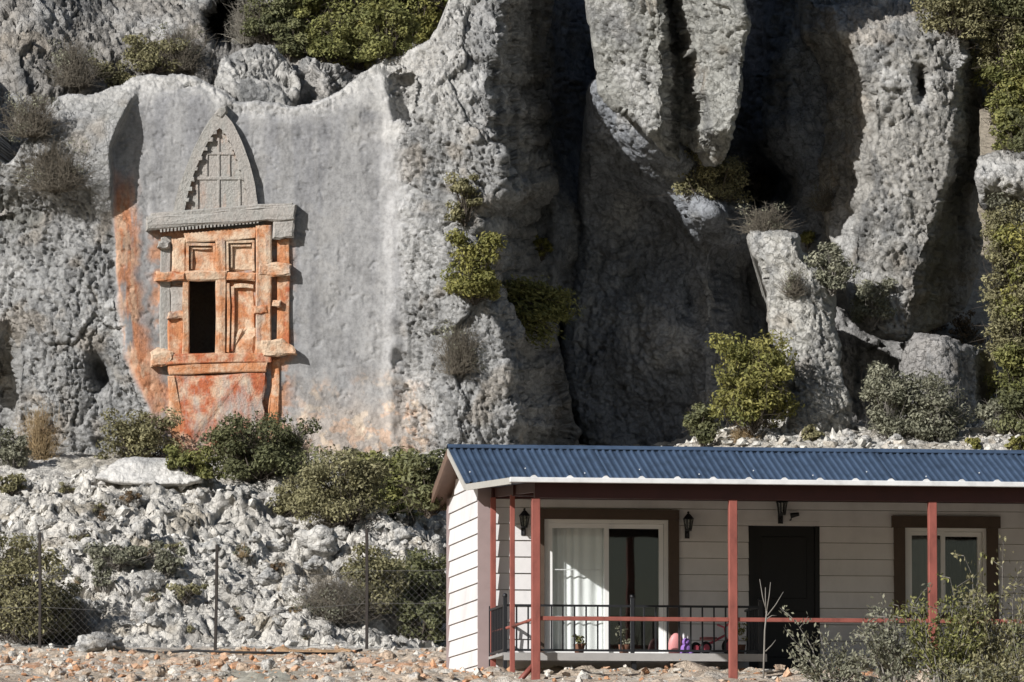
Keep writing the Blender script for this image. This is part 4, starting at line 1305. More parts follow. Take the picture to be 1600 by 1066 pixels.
curtain(u0 + 0.05, um + 0.02, w0 - 0.05, w1, 0.21, wd, 'grey_curtain', 0.09)
curtain(um + 0.02, u1, w0 - 0.05, w1, 0.40, wd, 'dark_curtain', 0.08)

# --- wall lanterns and the small bracket over the door
def lantern(px, py, label, s=1.0):
    u, w = hp(px, py, -0.1)
    t = empty('wall_lantern', HM @ Vector((u, -0.03, w)), TH)
    tag(t, label, 'lamp', 'lanterns on the house front')
    bm = bmesh.new(); add_box(bm, (-0.03, -0.005, -0.16), (0.03, 0.012, -0.02)); link('back_plate', bm_mesh('back_plate', bm), t, M['black_metal'])
    bm = bmesh.new(); add_tube(bm, [(0, 0, -0.10), (0, -0.06, -0.14), (0, -0.10, -0.10), (0, -0.10, -0.06)], 0.012); link('arm', bm_mesh('arm', bm, True), t, M['black_metal'])
    bm = bmesh.new()
    for k in range(6):
        a = k * math.pi / 3
        add_tube(bm, [(0.04 * math.cos(a), -0.10 + 0.04 * math.sin(a), -0.05), (0.062 * math.cos(a), -0.10 + 0.062 * math.sin(a), 0.09)], 0.007, 4)
    bmesh.ops.create_cone(bm, cap_ends=True, segments=6, radius1=0.045, radius2=0.05, depth=0.02, matrix=Matrix.Translation((0, -0.10, -0.055)))
    link('cage', bm_mesh('cage', bm), t, M['black_metal'])
    bm = bmesh.new(); bmesh.ops.create_cone(bm, cap_ends=True, segments=6, radius1=0.082, radius2=0.018, depth=0.07, matrix=Matrix.Translation((0, -0.10, 0.125)))
    bmesh.ops.create_icosphere(bm, subdivisions=1, radius=0.018, matrix=Matrix.Translation((0, -0.10, 0.175)))
    link('cap', bm_mesh('cap', bm), t, M['black_metal'])
    bm = bmesh.new(); bmesh.ops.create_cone(bm, cap_ends=True, segments=6, radius1=0.036, radius2=0.056, depth=0.13, matrix=Matrix.Translation((0, -0.10, 0.02)))
    link('glass_shade', bm_mesh('glass_shade', bm), t, M['lamp_glass'])
    t.scale = (s, s, s)
lantern(819, 817, 'black wall lantern left of the sliding door behind the thick red post')
lantern(1075, 822, 'black wall lantern right of the sliding door')
lantern(1221, 797, 'black lantern hanging above the black front door', 1.1)
u, w = hp(1238, 807, -0.03)
cm = empty('security_camera', HM @ Vector((u, -0.023, w)), TH)
tag(cm, 'small black camera on a bracket above the front door', 'camera')
tube('bracket', [(-0.03, 0, -0.05), (-0.03, -0.06, -0.05), (-0.02, -0.08, 0.0)], 0.01, M['black_metal'], cm)
bm = bmesh.new(); bmesh.ops.create_cone(bm, cap_ends=True, segments=12, radius1=0.035, radius2=0.025, depth=0.11, matrix=Matrix.Translation((0.02, -0.08, 0.015)) @ Matrix.Rotation(R(78), 4, 'Y'))
link('camera_body', bm_mesh('camera_body', bm, True), cm, M['black_metal'])

# --- things on the deck
def deck_at(px, v): return HM @ Vector((hu(px, v, 1010), v, DW))
# pink tricycle
t = empty('tricycle', deck_at(1112, -1.0), TH + R(20)); tag(t, 'small pink tricycle with black wheels on the deck', 'tricycle')
for x, y, r_ in ((0.26, 0, 0.11), (-0.16, 0.13, 0.085), (-0.16, -0.13, 0.085)):
    bm = bmesh.new()
    seg, tu = 20, 8
    vs = [[bm.verts.new((x + (r_ - 0.022 + 0.022 * math.cos(b)) * math.cos(a), y + 0.022 * math.sin(b), r_ + (r_ - 0.022 + 0.022 * math.cos(b)) * math.sin(a))) for b in np.arange(tu) * 2 * math.pi / tu] for a in np.arange(seg) * 2 * math.pi / seg]
    for i in range(seg):
        for k in range(tu):
            bm.faces.new((vs[i][k], vs[(i + 1) % seg][k], vs[(i + 1) % seg][(k + 1) % tu], vs[i][(k + 1) % tu]))
    wl = link('wheel', bm_mesh('wheel', bm, True), t, M['rubber'])
    bm = bmesh.new(); bmesh.ops.create_cone(bm, cap_ends=True, segments=12, radius1=r_ * 0.55, radius2=r_ * 0.55, depth=0.03, matrix=Matrix.Translation((x, y, r_)) @ Matrix.Rotation(R(90), 4, 'X'))
    link('hub', bm_mesh('hub', bm), wl, M['pink'])
tube('frame', [(-0.16, -0.13, 0.09), (-0.16, 0, 0.12), (0.0, 0, 0.16), (0.2, 0, 0.26), (0.26, 0, 0.12)], 0.018, M['pink'], t)
tube('handlebar', [(0.17, -0.14, 0.4), (0.19, 0, 0.36), (0.2, 0, 0.26), (0.19, 0, 0.36), (0.17, 0.14, 0.4)], 0.014, M['pink'], t)
bm = bmesh.new(); add_box(bm, (-0.16, -0.09, 0.19), (0.06, 0.09, 0.23)); bmesh.ops.bevel(bm, geom=bm.edges[:], offset=0.02, segments=2, affect='EDGES'); link('seat', bm_mesh('seat', bm, True), t, M['rose'])
# plush toy
t = empty('plush_toy', deck_at(1072, -1.12), TH); tag(t, 'small purple plush toy with two white ears on the deck', 'toy')
def blob(name, lst, mat, par):
    bm = bmesh.new()
    for c, r_, sc_ in lst:
        bmesh.ops.create_uvsphere(bm, u_segments=12, v_segments=8, radius=r_, matrix=Matrix.Translation(c) @ Matrix.Diagonal((*sc_, 1)))
    return link(name, bm_mesh(name, bm, True), par, mat)
blob('body', [((0, 0, 0.07), 0.075, (1, 0.9, 0.95)), ((-0.06, -0.04, 0.03), 0.03, (1, 1.3, 1)), ((0.06, -0.04, 0.03), 0.03, (1, 1.3, 1))], M['purple'], t)
blob('head', [((0, -0.01, 0.16), 0.055, (1, 0.95, 0.95)), ((0, -0.055, 0.15), 0.022, (1.2, 1, 0.8))], M['purple'], t)
blob('ear', [((-0.03, 0, 0.235), 0.045, (0.35, 0.25, 1))], M['white_cloth'], t)
blob('ear', [((0.03, 0, 0.235), 0.045, (0.35, 0.25, 1))], M['white_cloth'], t)
# rose cushion, rolled
t = blob('cushion', [((0, 0, 0.15), 0.15, (0.62, 0.35, 1.0)), ((0, 0.01, 0.10), 0.12, (0.8, 0.4, 0.8))], M['rose'], None)
t.location = deck_at(1053, -0.7); t.rotation_euler = (R(8), R(6), TH); tag(t, 'salmon pink cushion standing behind the purple plush toy', 'cushion')
# flowerpots
def pot(px, v, h_, label, leafmat):
    t = empty('potted_plant', deck_at(px, v), 0); tag(t, label, 'plant', 'pots on the deck')
    bm = bmesh.new(); bmesh.ops.create_cone(bm, cap_ends=True, segments=14, radius1=0.055, radius2=0.08, depth=0.13, matrix=Matrix.Translation((0, 0, 0.066)))
    link('pot', bm_mesh('pot', bm, True), t, M['terracotta'])
    return t
POT1 = pot(905, -1.0, 0.2, 'small green potted plant on the deck before the white curtain', 'leaf_green')
POT2 = pot(975, -0.9, 0.35, 'taller grey leaved potted plant beside the middle railing post', 'leaf_grey')
POT3 = pot(1156, -1.1, 0.3, 'yellow green potted plant right of the middle red post', 'leaf_yellow')

# ------------------------------------------------------------------ fence
def fence():
    t = empty('wire_fence', at(338, 1016, 100.2)); tag(t, 'rusty post and wire mesh fence along the earth bank', 'fence')
    tops = [(-170, 840, 1012), (62, 832, 1012), (339, 851, 1020), (573, 827, 1006), (770, 835, 1000)]
    ps = []
    for x, y0, y1 in tops:
        a = at(x - (3 if x == 339 else 0), y1 + 8, 100.2) - t.location; b = at(x, y0, 100.2) - t.location
        ps.append((a, b))
        bm = bmesh.new(); add_tube(bm, [a, (a + b) / 2 + Vector((0.006, 0, 0)), b], 0.026, 5)
        link('fence_post', bm_mesh('fence_post', bm), t, M['rust'])
    bm = bmesh.new()
    for (a0, b0), (a1, b1) in zip(ps[:-1], ps[1:]):
        L_ = (a1 - a0).length
        H_ = 1.2
        for z in (0.12, 0.7, H_):
            add_tube(bm, [a0 + Vector((0, 0.02, z)), (a0 + a1) / 2 + Vector((0, 0.02, z - 0.03)), a1 + Vector((0, 0.02, z))], 0.004, 3, caps=False)
        st = 0.11
        n = int((L_ + H_) / st)
        for k in range(n):
            for sgn in (1, -1):
                s0 = k * st - H_
                xa, za, xb, zb = s0, 0.12, s0 + H_ - 0.12, H_
                if xa < 0: za += -xa; xa = 0
                if xb > L_: zb -= xb - L_; xb = L_
                if xb - xa < 0.05: continue
                if sgn < 0: xa, xb = L_ - xa, L_ - xb
                d = (a1 - a0) / L_
                add_tube(bm, [a0 + d * xa + Vector((0, 0.02, za)), a0 + d * xb + Vector((0, 0.02, zb))], 0.0010, 3, caps=False)
    o = link('wire_mesh', bm_mesh('wire_mesh', bm), t, M['wire']); o['kind'] = 'stuff'
fence()
def on_ground(px, Y, dz=0.0):
    X = (px - 800) / FPX * Y
    return Vector((X, Y, zg(X, Y) + dz))
hose = [on_ground(x, Y, 0.05) for x, Y in ((215, 99.2), (250, 98.4), (300, 98.0), (360, 97.7), (420, 97.6), (480, 97.9), (520, 98.2), (545, 98.7), (565, 99.2))]
o = tube('hose', hose, 0.022, M['rubber'], None, 6); tag(o, 'black hose lying along the dirt track below the fence', 'hose')

# ------------------------------------------------------------------ loose stones
def stone_mesh(seed, name='stone', base=(0.52, 0.505, 0.475)):
    bm = bmesh.new()
    bmesh.ops.create_icosphere(bm, subdivisions=4, radius=1.0)
    co = np.array([v.co for v in bm.verts])
    h, f1, f2 = facets(co, 1.1, seed * 3.7)
    d = 0.30 * h + 0.22 * fbm(co, 1.0, 3, 0.5, seed * 5.1) + 0.05 * fbm(co, 5.0, 2, 0.6, seed) - 0.08 * sstep(0.25, 0.5, fbm(co, 3.2, 3, 0.6, seed + 2.0))
    co = co * (1 + d)[:, None]
    for v, c in zip(bm.verts, co):
        v.co = Vector(c)
    me = bm_mesh(name, bm, True)
    a = me.attributes.new('tint', 'FLOAT_COLOR', 'POINT')
    T = rough_tint(co * 0.6, base, seed * 2.0, 0.9)
    a.data.foreach_set('color', T.astype(np.float32).ravel())
    me.materials.append(M['rock'])
    return me

bpy.context.view_layer.update()
DG = bpy.context.evaluated_depsgraph_get()
def hit(px, py):
    d = at(px, py, 100.0).normalized()
    st = Vector((0, 0, 0)) + d * 2.0
    for _ in range(12):
        ok, loc, nor, i, ob, m = sc.ray_cast(DG, st, d)
        if not ok or not ob.name.startswith(('wire', 'fence', 'hose')):
            break
        st = loc + d * 0.02
    return (loc.copy(), nor.copy()) if ok else (at(px, py, 115.0), Vector((0, -1, 0)))

STONES = [stone_mesh(i) for i in range(5)]
EARTHY = [stone_mesh(i + 5, 'stone', c) for i, c in enumerate([(0.54, 0.48, 0.41), (0.52, 0.40, 0.30), (0.57, 0.53, 0.47), (0.50, 0.33, 0.22), (0.55, 0.46, 0.37)])]
rs = np.random.RandomState(11)
def stone(px, py, w, h, label, group=None, name='stone', mi=0, sink=0.35, pool=STONES):
    loc, _ = hit(px, py)
    s = 0.5 * w / ppm(loc.y); hh = 0.5 * h / ppm(loc.y)
    o = link(name, pool[mi % 5])
    o.scale = (s, s * 0.9, hh)
    o.rotation_euler = (rs.uniform(-0.1, 0.1), rs.uniform(-0.1, 0.1), rs.uniform(0, 6.28))
    o.location = loc + Vector((0, 0, hh * (1 - sink) - hh * 0.2))
    tag(o, label, 'stone' if name == 'stone' else 'boulder', group)
    return o

def rubble(name, label, n, Y0, Y1, p0, p1, smin, smax, cols, seed, cond=None):
    """small broken stones too many to count, one mesh"""
    rg = np.random.RandomState(seed)
    bm = bmesh.new(); bmesh.ops.create_icosphere(bm, subdivisions=1, radius=1.0)
    bv = np.array([v.co for v in bm.verts]); bf = np.array([[v.index for v in f.verts] for f in bm.faces]); bm.free()
    Yq = rg.uniform(Y0, Y1, n); Xq = (rg.uniform(p0, p1, n) - 800) / FPX * Yq
    j = np.searchsorted(GY[:, 0], Yq).clip(0, len(GY) - 1); i = np.searchsorted(GX[0], Xq).clip(0, GX.shape[1] - 1)
    Zq = GP[j, i, 2]
    sz = smin + (smax - smin) * rg.uniform(size=n) ** 3
    nb = len(bv)
    V = bv[None] * (1 + 0.35 * rg.normal(size=(n, nb, 1)))
    V = V * (sz[:, None, None] * rg.uniform(0.6, 1.3, (n, 1, 3)) * np.array([1, 1, 0.75]))
    V = V + np.stack([Xq, Yq, Zq + sz * 0.25], -1)[:, None]
    F = bf[None] + (np.arange(n) * nb)[:, None, None]
    C = np.array(cols)[rg.randint(0, len(cols), n)] * rg.uniform(0.85, 1.1, (n, 1))
    T = np.concatenate([np.repeat(C[:, None], nb, 1), np.full((n, nb, 1), 0.6)], -1)
    o = link(name, np_mesh(name, V.reshape(-1, 3), F.reshape(-1, 3), T.reshape(-1, 4), False, tri=True), None, M['rock'])
    tag(o, label, kind='stuff'); return o
rubble('gravel', 'pale and reddish gravel strewn over the earth bank', 5200, 79.5, 100.2, -20, 1640, 0.008, 0.07, [(0.58, 0.54, 0.48), (0.52, 0.40, 0.30), (0.56, 0.31, 0.18), (0.56, 0.36, 0.24), (0.60, 0.57, 0.52)], 3)
rubble('rubble', 'angular pale limestone rubble over the rocky slope', 1800, 100.8, 110.5, -20, 720, 0.012, 0.10, [(0.58, 0.56, 0.52), (0.50, 0.48, 0.45), (0.63, 0.61, 0.57)], 4)
rubble('rubble', 'pale rubble on the ground above the roof', 1500, 109.5, 116, 1000, 1640, 0.015, 0.11, [(0.58, 0.56, 0.51), (0.52, 0.48, 0.42), (0.62, 0.60, 0.55)], 5)

# big flat slab on the terrace edge below the tomb
fs = rock_sheet('flat_boulder', [(150, 752), (168, 730), (186, 718), (230, 715), (276, 718), (288, 734), (312, 738), (318, 756), (240, 762)],
                lambda X, Y, d: 109.3 + (752 - Y) * 0.012, lambda P, X, Y, d: rough_disp(P, 0.30, 90.0, 0.5),
                lambda P, X, Y, d: rough_tint(P, (0.58, 0.565, 0.54), 90.0, 0.6), h=2.0, edge=(8, 0.4), back=1.5)
tag(fs, 'long flat pale boulder on the terrace edge below the tomb', 'boulder')
stone(1412, 668, 20, 34, 'small upright pale stone before the grey green bush at the pillar', name='stone', mi=1)
stone(440, 826, 30, 24, 'round white stone below the left end of the olive thicket', mi=2)
stone(498, 858, 66, 46, 'large pale stone block left of the upper fence post tip', name='boulder', mi=3)
stone(156, 1014, 70, 34, 'white stone heap lump on the earth bank near the left fence post', mi=0)
stone(420, 1044, 22, 22, 'small white stone in the orange earth bank', mi=4)
for i in range(70):
    px, py = rs.uniform(5, 690), rs.uniform(770, 1000)
    w = rs.uniform(12, 34)
    stone(px, py, w, w * rs.uniform(0.6, 1.0), 'loose pale limestone stone on the white rocky slope', 'loose stones on the rocky slope', mi=i)
for i in range(70):
    px, py = rs.uniform(5, 690), rs.uniform(1022, 1066)
    w = 7 + 26 * rs.uniform() ** 2.5
    stone(px, py, w, w * rs.uniform(0.5, 0.9), 'stone lying in the orange earth bank at the bottom edge', 'stones in the earth bank', mi=i, sink=0.8, pool=EARTHY)
for i in range(30):
    px, py = rs.uniform(1150, 1600), rs.uniform(668, 698)
    w = rs.uniform(10, 26)
    stone(px, py, w, w * rs.uniform(0.5, 0.9), 'pale stone on the ground just above the blue roof', 'stones behind the roof', mi=i)

for i in range(26):
    px, py = rs.uniform(5, 690), rs.uniform(765, 1000)
    loc, _ = hit(px, py)
    TUFTS = globals().setdefault('TUFTS', [])
    TUFTS.append((loc, rs.uniform(18, 44), rs.uniform(10, 22)))

# ------------------------------------------------------------------ plants
def tubes_np(A, B, r0, r1):
    """many thin three-sided tapering sticks at once"""
    A = np.asarray(A); B = np.asarray(B)
    d = B - A; L = np.maximum(np.linalg.norm(d, axis=1), 1e-6)[:, None]; d = d / L
    ref = np.where(np.abs(d[:, 2:3]) < 0.9, np.array([[0, 0, 1.0]]), np.array([[1.0, 0, 0]]))
    a = np.cross(d, ref); a /= np.linalg.norm(a, axis=1)[:, None]
    b = np.cross(d, a)
    V = []
    for P, r in ((A, r0), (B, r1)):
        r = np.broadcast_to(np.asarray(r, float).reshape(-1, 1) if np.ndim(r) else np.array([[r]]), (len(A), 1))
        for k in range(3):
            t = 2 * math.pi * k / 3
            V.append(P + (a * math.cos(t) + b * math.sin(t)) * r)
    V = np.stack(V, 1)
    n = len(A)
    base = np.arange(n)[:, None] * 6
    q = np.concatenate([base + np.array([k, (k + 1) % 3, 3 + (k + 1) % 3, 3 + k]) for k in range(3)])
    return V.reshape(-1, 3), q

def crown_np(rg, W, H, leaf, n, lobes, droop=0.0, flat=1.0, sprig=False):
    """leaf blades gathered in clumps through an uneven crown; returns vertices, quads, tints and clump centres"""
    ncl = lobes
    u = rg.normal(size=(ncl, 3)); u /= np.linalg.norm(u, axis=1)[:, None]
    u[:, 2] = rg.uniform(-0.85, 1.0, ncl)
    rad = rg.uniform(0.45, 1.0, ncl) ** 0.6
    C = u * rad[:, None] * np.array([W * 0.42, W * 0.36 * flat, H * 0.5]) + np.array([0, 0, H * 0.46])
    C *= 1 + 0.16 * rg.normal(size=(ncl, 1))
    C[:, 2] = np.clip(C[:, 2], H * 0.06, H * 0.95)
    if droop:
        C[:, 2] -= droop * (np.abs(C[:, 0]) / (W * 0.5)) ** 2 * H
    cr = rg.uniform(0.10, 0.20, ncl) * math.sqrt(W * H)
    bright = rg.uniform(0.75, 1.2, ncl)
    hue = np.clip(rg.normal(0.45, 0.25, ncl), 0, 1)
    k = rg.randint(0, ncl, n)
    v = rg.normal(size=(n, 3)); v /= np.linalg.norm(v, axis=1)[:, None]
    rr = cr[k] * rg.uniform(0.35, 1.15, n) ** 0.7
    stretch = np.array([1.0, 1.0, 1.5]) if sprig else np.array([1.15, 1.0, 0.8])
    P = C[k] + v * rr[:, None] * stretch
    P[:, 2] = np.maximum(P[:, 2], 0.02)
    # blades look outwards and up, loosely
    nrm = v * 0.6 + np.array([0, -0.1, 0.45]) + rg.normal(size=(n, 3)) * 0.55
    nrm /= np.linalg.norm(nrm, axis=1)[:, None]
    t = rg.normal(size=(n, 3)); t -= (t * nrm).sum(1)[:, None] * nrm; t /= np.linalg.norm(t, axis=1)[:, None]
    b = np.cross(nrm, t)
    ln = leaf * rg.uniform(0.55, 1.5, n)[:, None]
    wd = ln * 0.48
    V = np.stack([P - t * ln, P + b * wd + nrm * wd * 0.2, P + t * ln, P - b * wd + nrm * wd * 0.2], 1).reshape(-1, 3)
    q = np.arange(n * 4).reshape(n, 4)
    br = bright[k] * rg.uniform(0.75, 1.2, n)
    T = np.empty((n, 4, 4)); T[..., 0] = br[:, None]; T[..., 1] = br[:, None]; T[..., 2] = br[:, None]; T[..., 3] = np.clip(hue[k] + rg.normal(0, 0.18, n), 0, 1)[:, None]
    return V, q, T.reshape(-1, 4), C

def stems_np(rg, C, W, H, r=0.02):
    A, B, R0, R1 = [], [], [], []
    root = np.array([0, 0, -0.05])
    for c in C:
        mid = root + (c - root) * 0.5 + rg.normal(size=3) * np.array([W, W, H]) * 0.05
        mid[:2] *= 0.7
        A += [root + rg.normal(size=3) * 0.02, mid]; B += [mid, c]; R0 += [r, r * 0.6]; R1 += [r * 0.6, r * 0.2]
    return tubes_np(np.array(A), np.array(B), np.array(R0), np.array(R1))

def twigs_np(rg, W, H, n, r=0.006, curl=0.4, droop=0.0):
    az = rg.uniform(0, 2 * math.pi, n); el = rg.uniform(0.05, 1.45, n)
    L = rg.uniform(0.55, 1.0, n)
    d = np.stack([np.cos(az) * np.cos(el) * W * 0.5, np.sin(az) * np.cos(el) * W * 0.4, np.sin(el) * H * (1 - droop)], -1)
    root = rg.normal(size=(n, 3)) * np.array([W * 0.10, W * 0.08, 0.01])
    p1 = root + d * 0.5 * L[:, None] + rg.normal(size=(n, 3)) * curl * 0.08 * W
    p2 = root + d * L[:, None] + rg.normal(size=(n, 3)) * curl * 0.12 * W
    A = [root, p1]; B = [p1, p2]
    R0 = [np.full(n, r), np.full(n, r * 0.75)]; R1 = [np.full(n, r * 0.75), np.full(n, r * 0.35)]
    for f in range(3):
        tq = rg.uniform(0.2, 0.95, n)[:, None]
        st = p1 + (p2 - p1) * tq
        en = st + rg.normal(size=(n, 3)) * np.array([W, W, H]) * 0.11 + d * 0.10
        A.append(st); B.append(en); R0.append(np.full(n, r * 0.55)); R1.append(np.full(n, r * 0.25))
    return tubes_np(np.concatenate(A), np.concatenate(B), np.concatenate(R0), np.concatenate(R1))

KIND = {  # leaf material, stem material, leaf half length m, density, lobes per m2
    'green': ('leaf_green', 'bark', 0.036, 1.0), 'dark': ('leaf_dark', 'bark', 0.034, 1.0), 'olive': ('leaf_olive', 'bark', 0.030, 0.9),
    'yellow': ('leaf_yellow', 'bark', 0.036, 1.0), 'grey': ('leaf_grey', 'grey_bark', 0.032, 0.85), 'brown': ('leaf_brown', 'dry_twig', 0.03, 0.6)}

PLANTS = [
 # kind, px, base row, width, height, name, category, label, group
 ('olive', 222, 722, 126, 74, 'shrub', 'shrub', 'light olive shrub left of the tomb plinth', None),
 ('dark', 402, 752, 160, 100, 'shrub', 'shrub', 'large dark green round shrub before the tomb plinth', None),
 ('green', 305, 752, 90, 48, 'shrub', 'shrub', 'low green shrub between the flat boulder and the dark round shrub', None),
 ('twig', 462, 740, 70, 80, 'dry_bush', 'bush', 'bare dark twiggy bush at the right side of the dark round shrub', None),
 ('olive', 470, 812, 96, 66, 'shrub', 'shrub', 'small olive shrub at the left end of the thicket below the cliff', None),
 ('olive', 540, 822, 150, 112, 'shrub', 'shrub', 'big olive shrub in the middle of the thicket below the cliff', None),
 ('twig', 530, 832, 110, 62, 'dry_bush', 'bush', 'grey leafless bush low in the thicket below the cliff', None),
 ('green', 612, 808, 116, 96, 'shrub', 'shrub', 'green shrub in the thicket nearer the house gable', None),
 ('dark', 668, 800, 90, 90, 'shrub', 'shrub', 'dark green shrub touching the brown gable edge of the house', None),
 ('grey', 585, 740, 90, 40, 'shrub', 'shrub', 'grey green shrub top behind the thicket at the cliff foot', None),
 ('twig', 520, 972, 140, 84, 'dry_bush', 'bush', 'dense brown grey twig bush left of the right fence post', None),
 ('olive', 585, 962, 100, 110, 'shrub', 'shrub', 'olive shrub directly behind the right fence post', None),
 ('dark', 655, 955, 110, 90, 'shrub', 'shrub', 'dark olive shrub close to the white gable wall', None),
 ('dark', 662, 1006, 90, 66, 'shrub', 'shrub', 'low dark shrub at the foot of the white gable wall', None),
 ('olive', 28, 1006, 130, 168, 'shrub', 'shrub', 'tall olive shrub at the left edge behind the fence', None),
 ('olive', 84, 1008, 90, 90, 'shrub', 'shrub', 'smaller olive shrub right of the tall one at the left edge', None),
 ('twig', 112, 1008, 96, 80, 'dry_bush', 'bush', 'dark bare bush beside the left fence post', None),
 ('grey', 186, 884, 116, 34, 'shrub', 'shrub', 'flat grey green shrub in the middle of the white rocky slope', None),
 ('grey', 262, 900, 64, 42, 'shrub', 'shrub', 'small grey green shrub right of the flat one on the rocky slope', None),
 ('grey', 162, 918, 34, 44, 'shrub', 'shrub', 'narrow grey shrub with yellow tip on the rocky slope', None),
 ('olive', 292, 938, 60, 26, 'shrub', 'shrub', 'low cushion shrub left of the middle fence post', None),
 ('olive', 18, 772, 48, 30, 'shrub', 'shrub', 'tiny olive shrub at the left end of the terrace edge', None),
 ('grey', 22, 735, 70, 60, 'shrub', 'shrub', 'pale grey shrub at the far left foot of the cliff', None),
 ('straw', 62, 722, 70, 92, 'dry_bush', 'bush', 'tan dried bush against the left cliff foot', None),
 ('twig', 88, 300, 130, 90, 'dry_bush', 'bush', 'grey dry bush clinging to the left cliff above the hollow', None),
 ('twig', 50, 215, 100, 70, 'dry_bush', 'bush', 'grey dry bush on the cliff at the left edge', None),
 ('twig', 118, 138, 100, 76, 'dry_bush', 'bush', 'dark dry bush in the crack above the left shoulder', None),
 ('olive', 172, 140, 70, 50, 'shrub', 'shrub', 'olive shrub in the crack above the left shoulder', None),
 ('olive', 236, 116, 100, 58, 'shrub', 'shrub', 'olive shrub on top of the bluff left of the pale boulder', None),
 ('twig', 285, 112, 90, 74, 'dry_bush', 'bush', 'pale dry bush on top of the bluff beside the round boulder', None),
 ('twigp', 392, 70, 80, 84, 'dry_bush', 'bush', 'pale leafless branches in front of the small cave', None),
 ('olive', 726, 348, 50, 74, 'shrub', 'shrub', 'small olive shrub high on the bluff ridge', None),
 ('yellow', 742, 470, 96, 104, 'shrub', 'shrub', 'yellow green shrub growing on the bluff ridge', None),
 ('twig', 716, 585, 84, 84, 'dry_bush', 'bush', 'grey dry bush low on the bluff ridge', None),
 ('yellow', 846, 402, 40, 36, 'shrub', 'shrub', 'tiny yellow shrub in the dark cleft', None),
 ('yellow', 1178, 668, 122, 140, 'shrub', 'shrub', 'round yellow green bush at the left of the pale leaning slab', None),
 ('dark', 1098, 694, 56, 62, 'shrub', 'shrub', 'small dark green bush left of the round yellow green bush', None),
 ('grey', 1392, 690, 90, 122, 'shrub', 'shrub', 'upright grey green bush at the foot of the pillar', None),
 ('grey', 1452, 696, 120, 110, 'shrub', 'shrub', 'broad grey green bush before the streaked boulder', None),
 ('olive', 1112, 316, 116, 80, 'shrub', 'shrub', 'olive shrub on the ledge under the hanging buttress', None),
 ('grey', 1182, 300, 50, 84, 'shrub', 'shrub', 'thin green shrub in the dark corner right of the buttress', None),
 ('twig', 1196, 366, 90, 50, 'dry_bush', 'bush', 'grey dry bush on top of the pale leaning slab', None),
 ('grey', 1300, 456, 80, 72, 'shrub', 'shrub', 'grey green shrub between the pale slab and the pillar', None),
 ('yellow', 1262, 382, 26, 24, 'shrub', 'shrub', 'tiny yellow shrub at the shoulder of the pale slab', None),
 ('twig', 1240, 462, 50, 44, 'dry_bush', 'bush', 'grey tuft on the face of the pale slab', None),
 ('grey', 1362, 510, 70, 70, 'shrub', 'shrub', 'pale shrub at the lower left corner of the pillar', None),
 ('brown', 1452, 526, 60, 42, 'shrub', 'shrub', 'rusty brown shrub on the ledge under the pillar', None),
 ('brown', 1512, 540, 56, 52, 'shrub', 'shrub', 'brown shrub at the right end of the pillar ledge', None),
 ('twig', 1290, 330, 60, 40, 'dry_bush', 'bush', 'faint dry bush in the shadow beside the pillar', None),
 ('straw', 1160, 696, 50, 42, 'dry_bush', 'bush', 'straw coloured dry grass tuft above the blue roof', None),
 ('yellow', 1524, 704, 40, 20, 'shrub', 'shrub', 'low yellow green tuft above the right part of the roof', None),
 ('yellow', 1588, 706, 40, 22, 'shrub', 'shrub', 'low yellow green tuft above the roof at the right edge', None),
 ('olive', 1270, 694, 40, 30, 'shrub', 'shrub', 'small olive tuft at the foot of the pale slab', None),
]
# thicket above the tomb and wood on the right
THICKET = [(420, 60, 90, 70, 'dark', 'dark green tree beside the small cave at the top left of the thicket'),
 (452, 92, 70, 60, 'dark', 'small dark tree directly above the pale rounded boulder'),
 (470, 40, 90, 90, 'green', 'green tree behind the small dark tree right of the cave'),
 (522, 100, 100, 84, 'green', 'green tree in front directly above the pitted boulder'),
 (560, 112, 90, 80, 'yellow', 'yellow green tree lowest in the thicket above the tomb face'),
 (548, 40, 110, 90, 'green', 'green tree in the middle of the thicket at the top edge'),
 (605, 96, 90, 90, 'green', 'green tree right of the lowest yellow green one above the tomb face'),
 (620, 40, 110, 90, 'green', 'broad green tree at the top edge left of the sloping bluff crest'),
 (660, 72, 70, 80, 'yellow', 'yellow green tree touching the sloping crest of the bluff'),
 (680, 20, 90, 80, 'green', 'topmost right tree of the thicket beside the bluff crest'),
 (500, 4, 120, 80, 'dark', 'dark tree cut off by the top edge above the boulders'),
 (580, -10, 130, 70, 'green', 'green tree mostly cut off by the top edge in the thicket middle')]
for x, y, w, h, kd, lb in THICKET:
    PLANTS.append((kd, x, y, w, h, 'tree', 'tree', lb, 'trees of the thicket above the tomb'))
UPPER = [(1496, 62, 90, 100, 'olive', 'olive tree just behind the top right shoulder of the pillar'),
 (1556, 60, 110, 110, 'dark', 'dark tree right of the pillar top at the upper edge'),
 (1612, 60, 100, 110, 'green', 'green tree in the very top right corner'),
 (1566, 122, 80, 90, 'olive', 'olive tree beside the upper right side of the pillar'),
 (1608, 132, 100, 90, 'green', 'green tree at the right edge below the corner one'),
 (1562, 190, 60, 90, 'green', 'bright green tree against the pillar above the pale outcrop'),
 (1606, 196, 90, 90, 'yellow', 'yellow green tree at the right edge above the pale outcrop'),
 (1570, 240, 60, 66, 'green', 'small green tree on the left top of the pale outcrop'),
 (1612, 242, 70, 60, 'dark', 'small dark tree on the right top of the pale outcrop')]
for x, y, w, h, kd, lb in UPPER:
    PLANTS.append((kd, x + (14 if x > 1500 else 0), y, w * 1.45, h * 1.15, 'tree', 'tree', lb, 'trees in the upper right corner'))
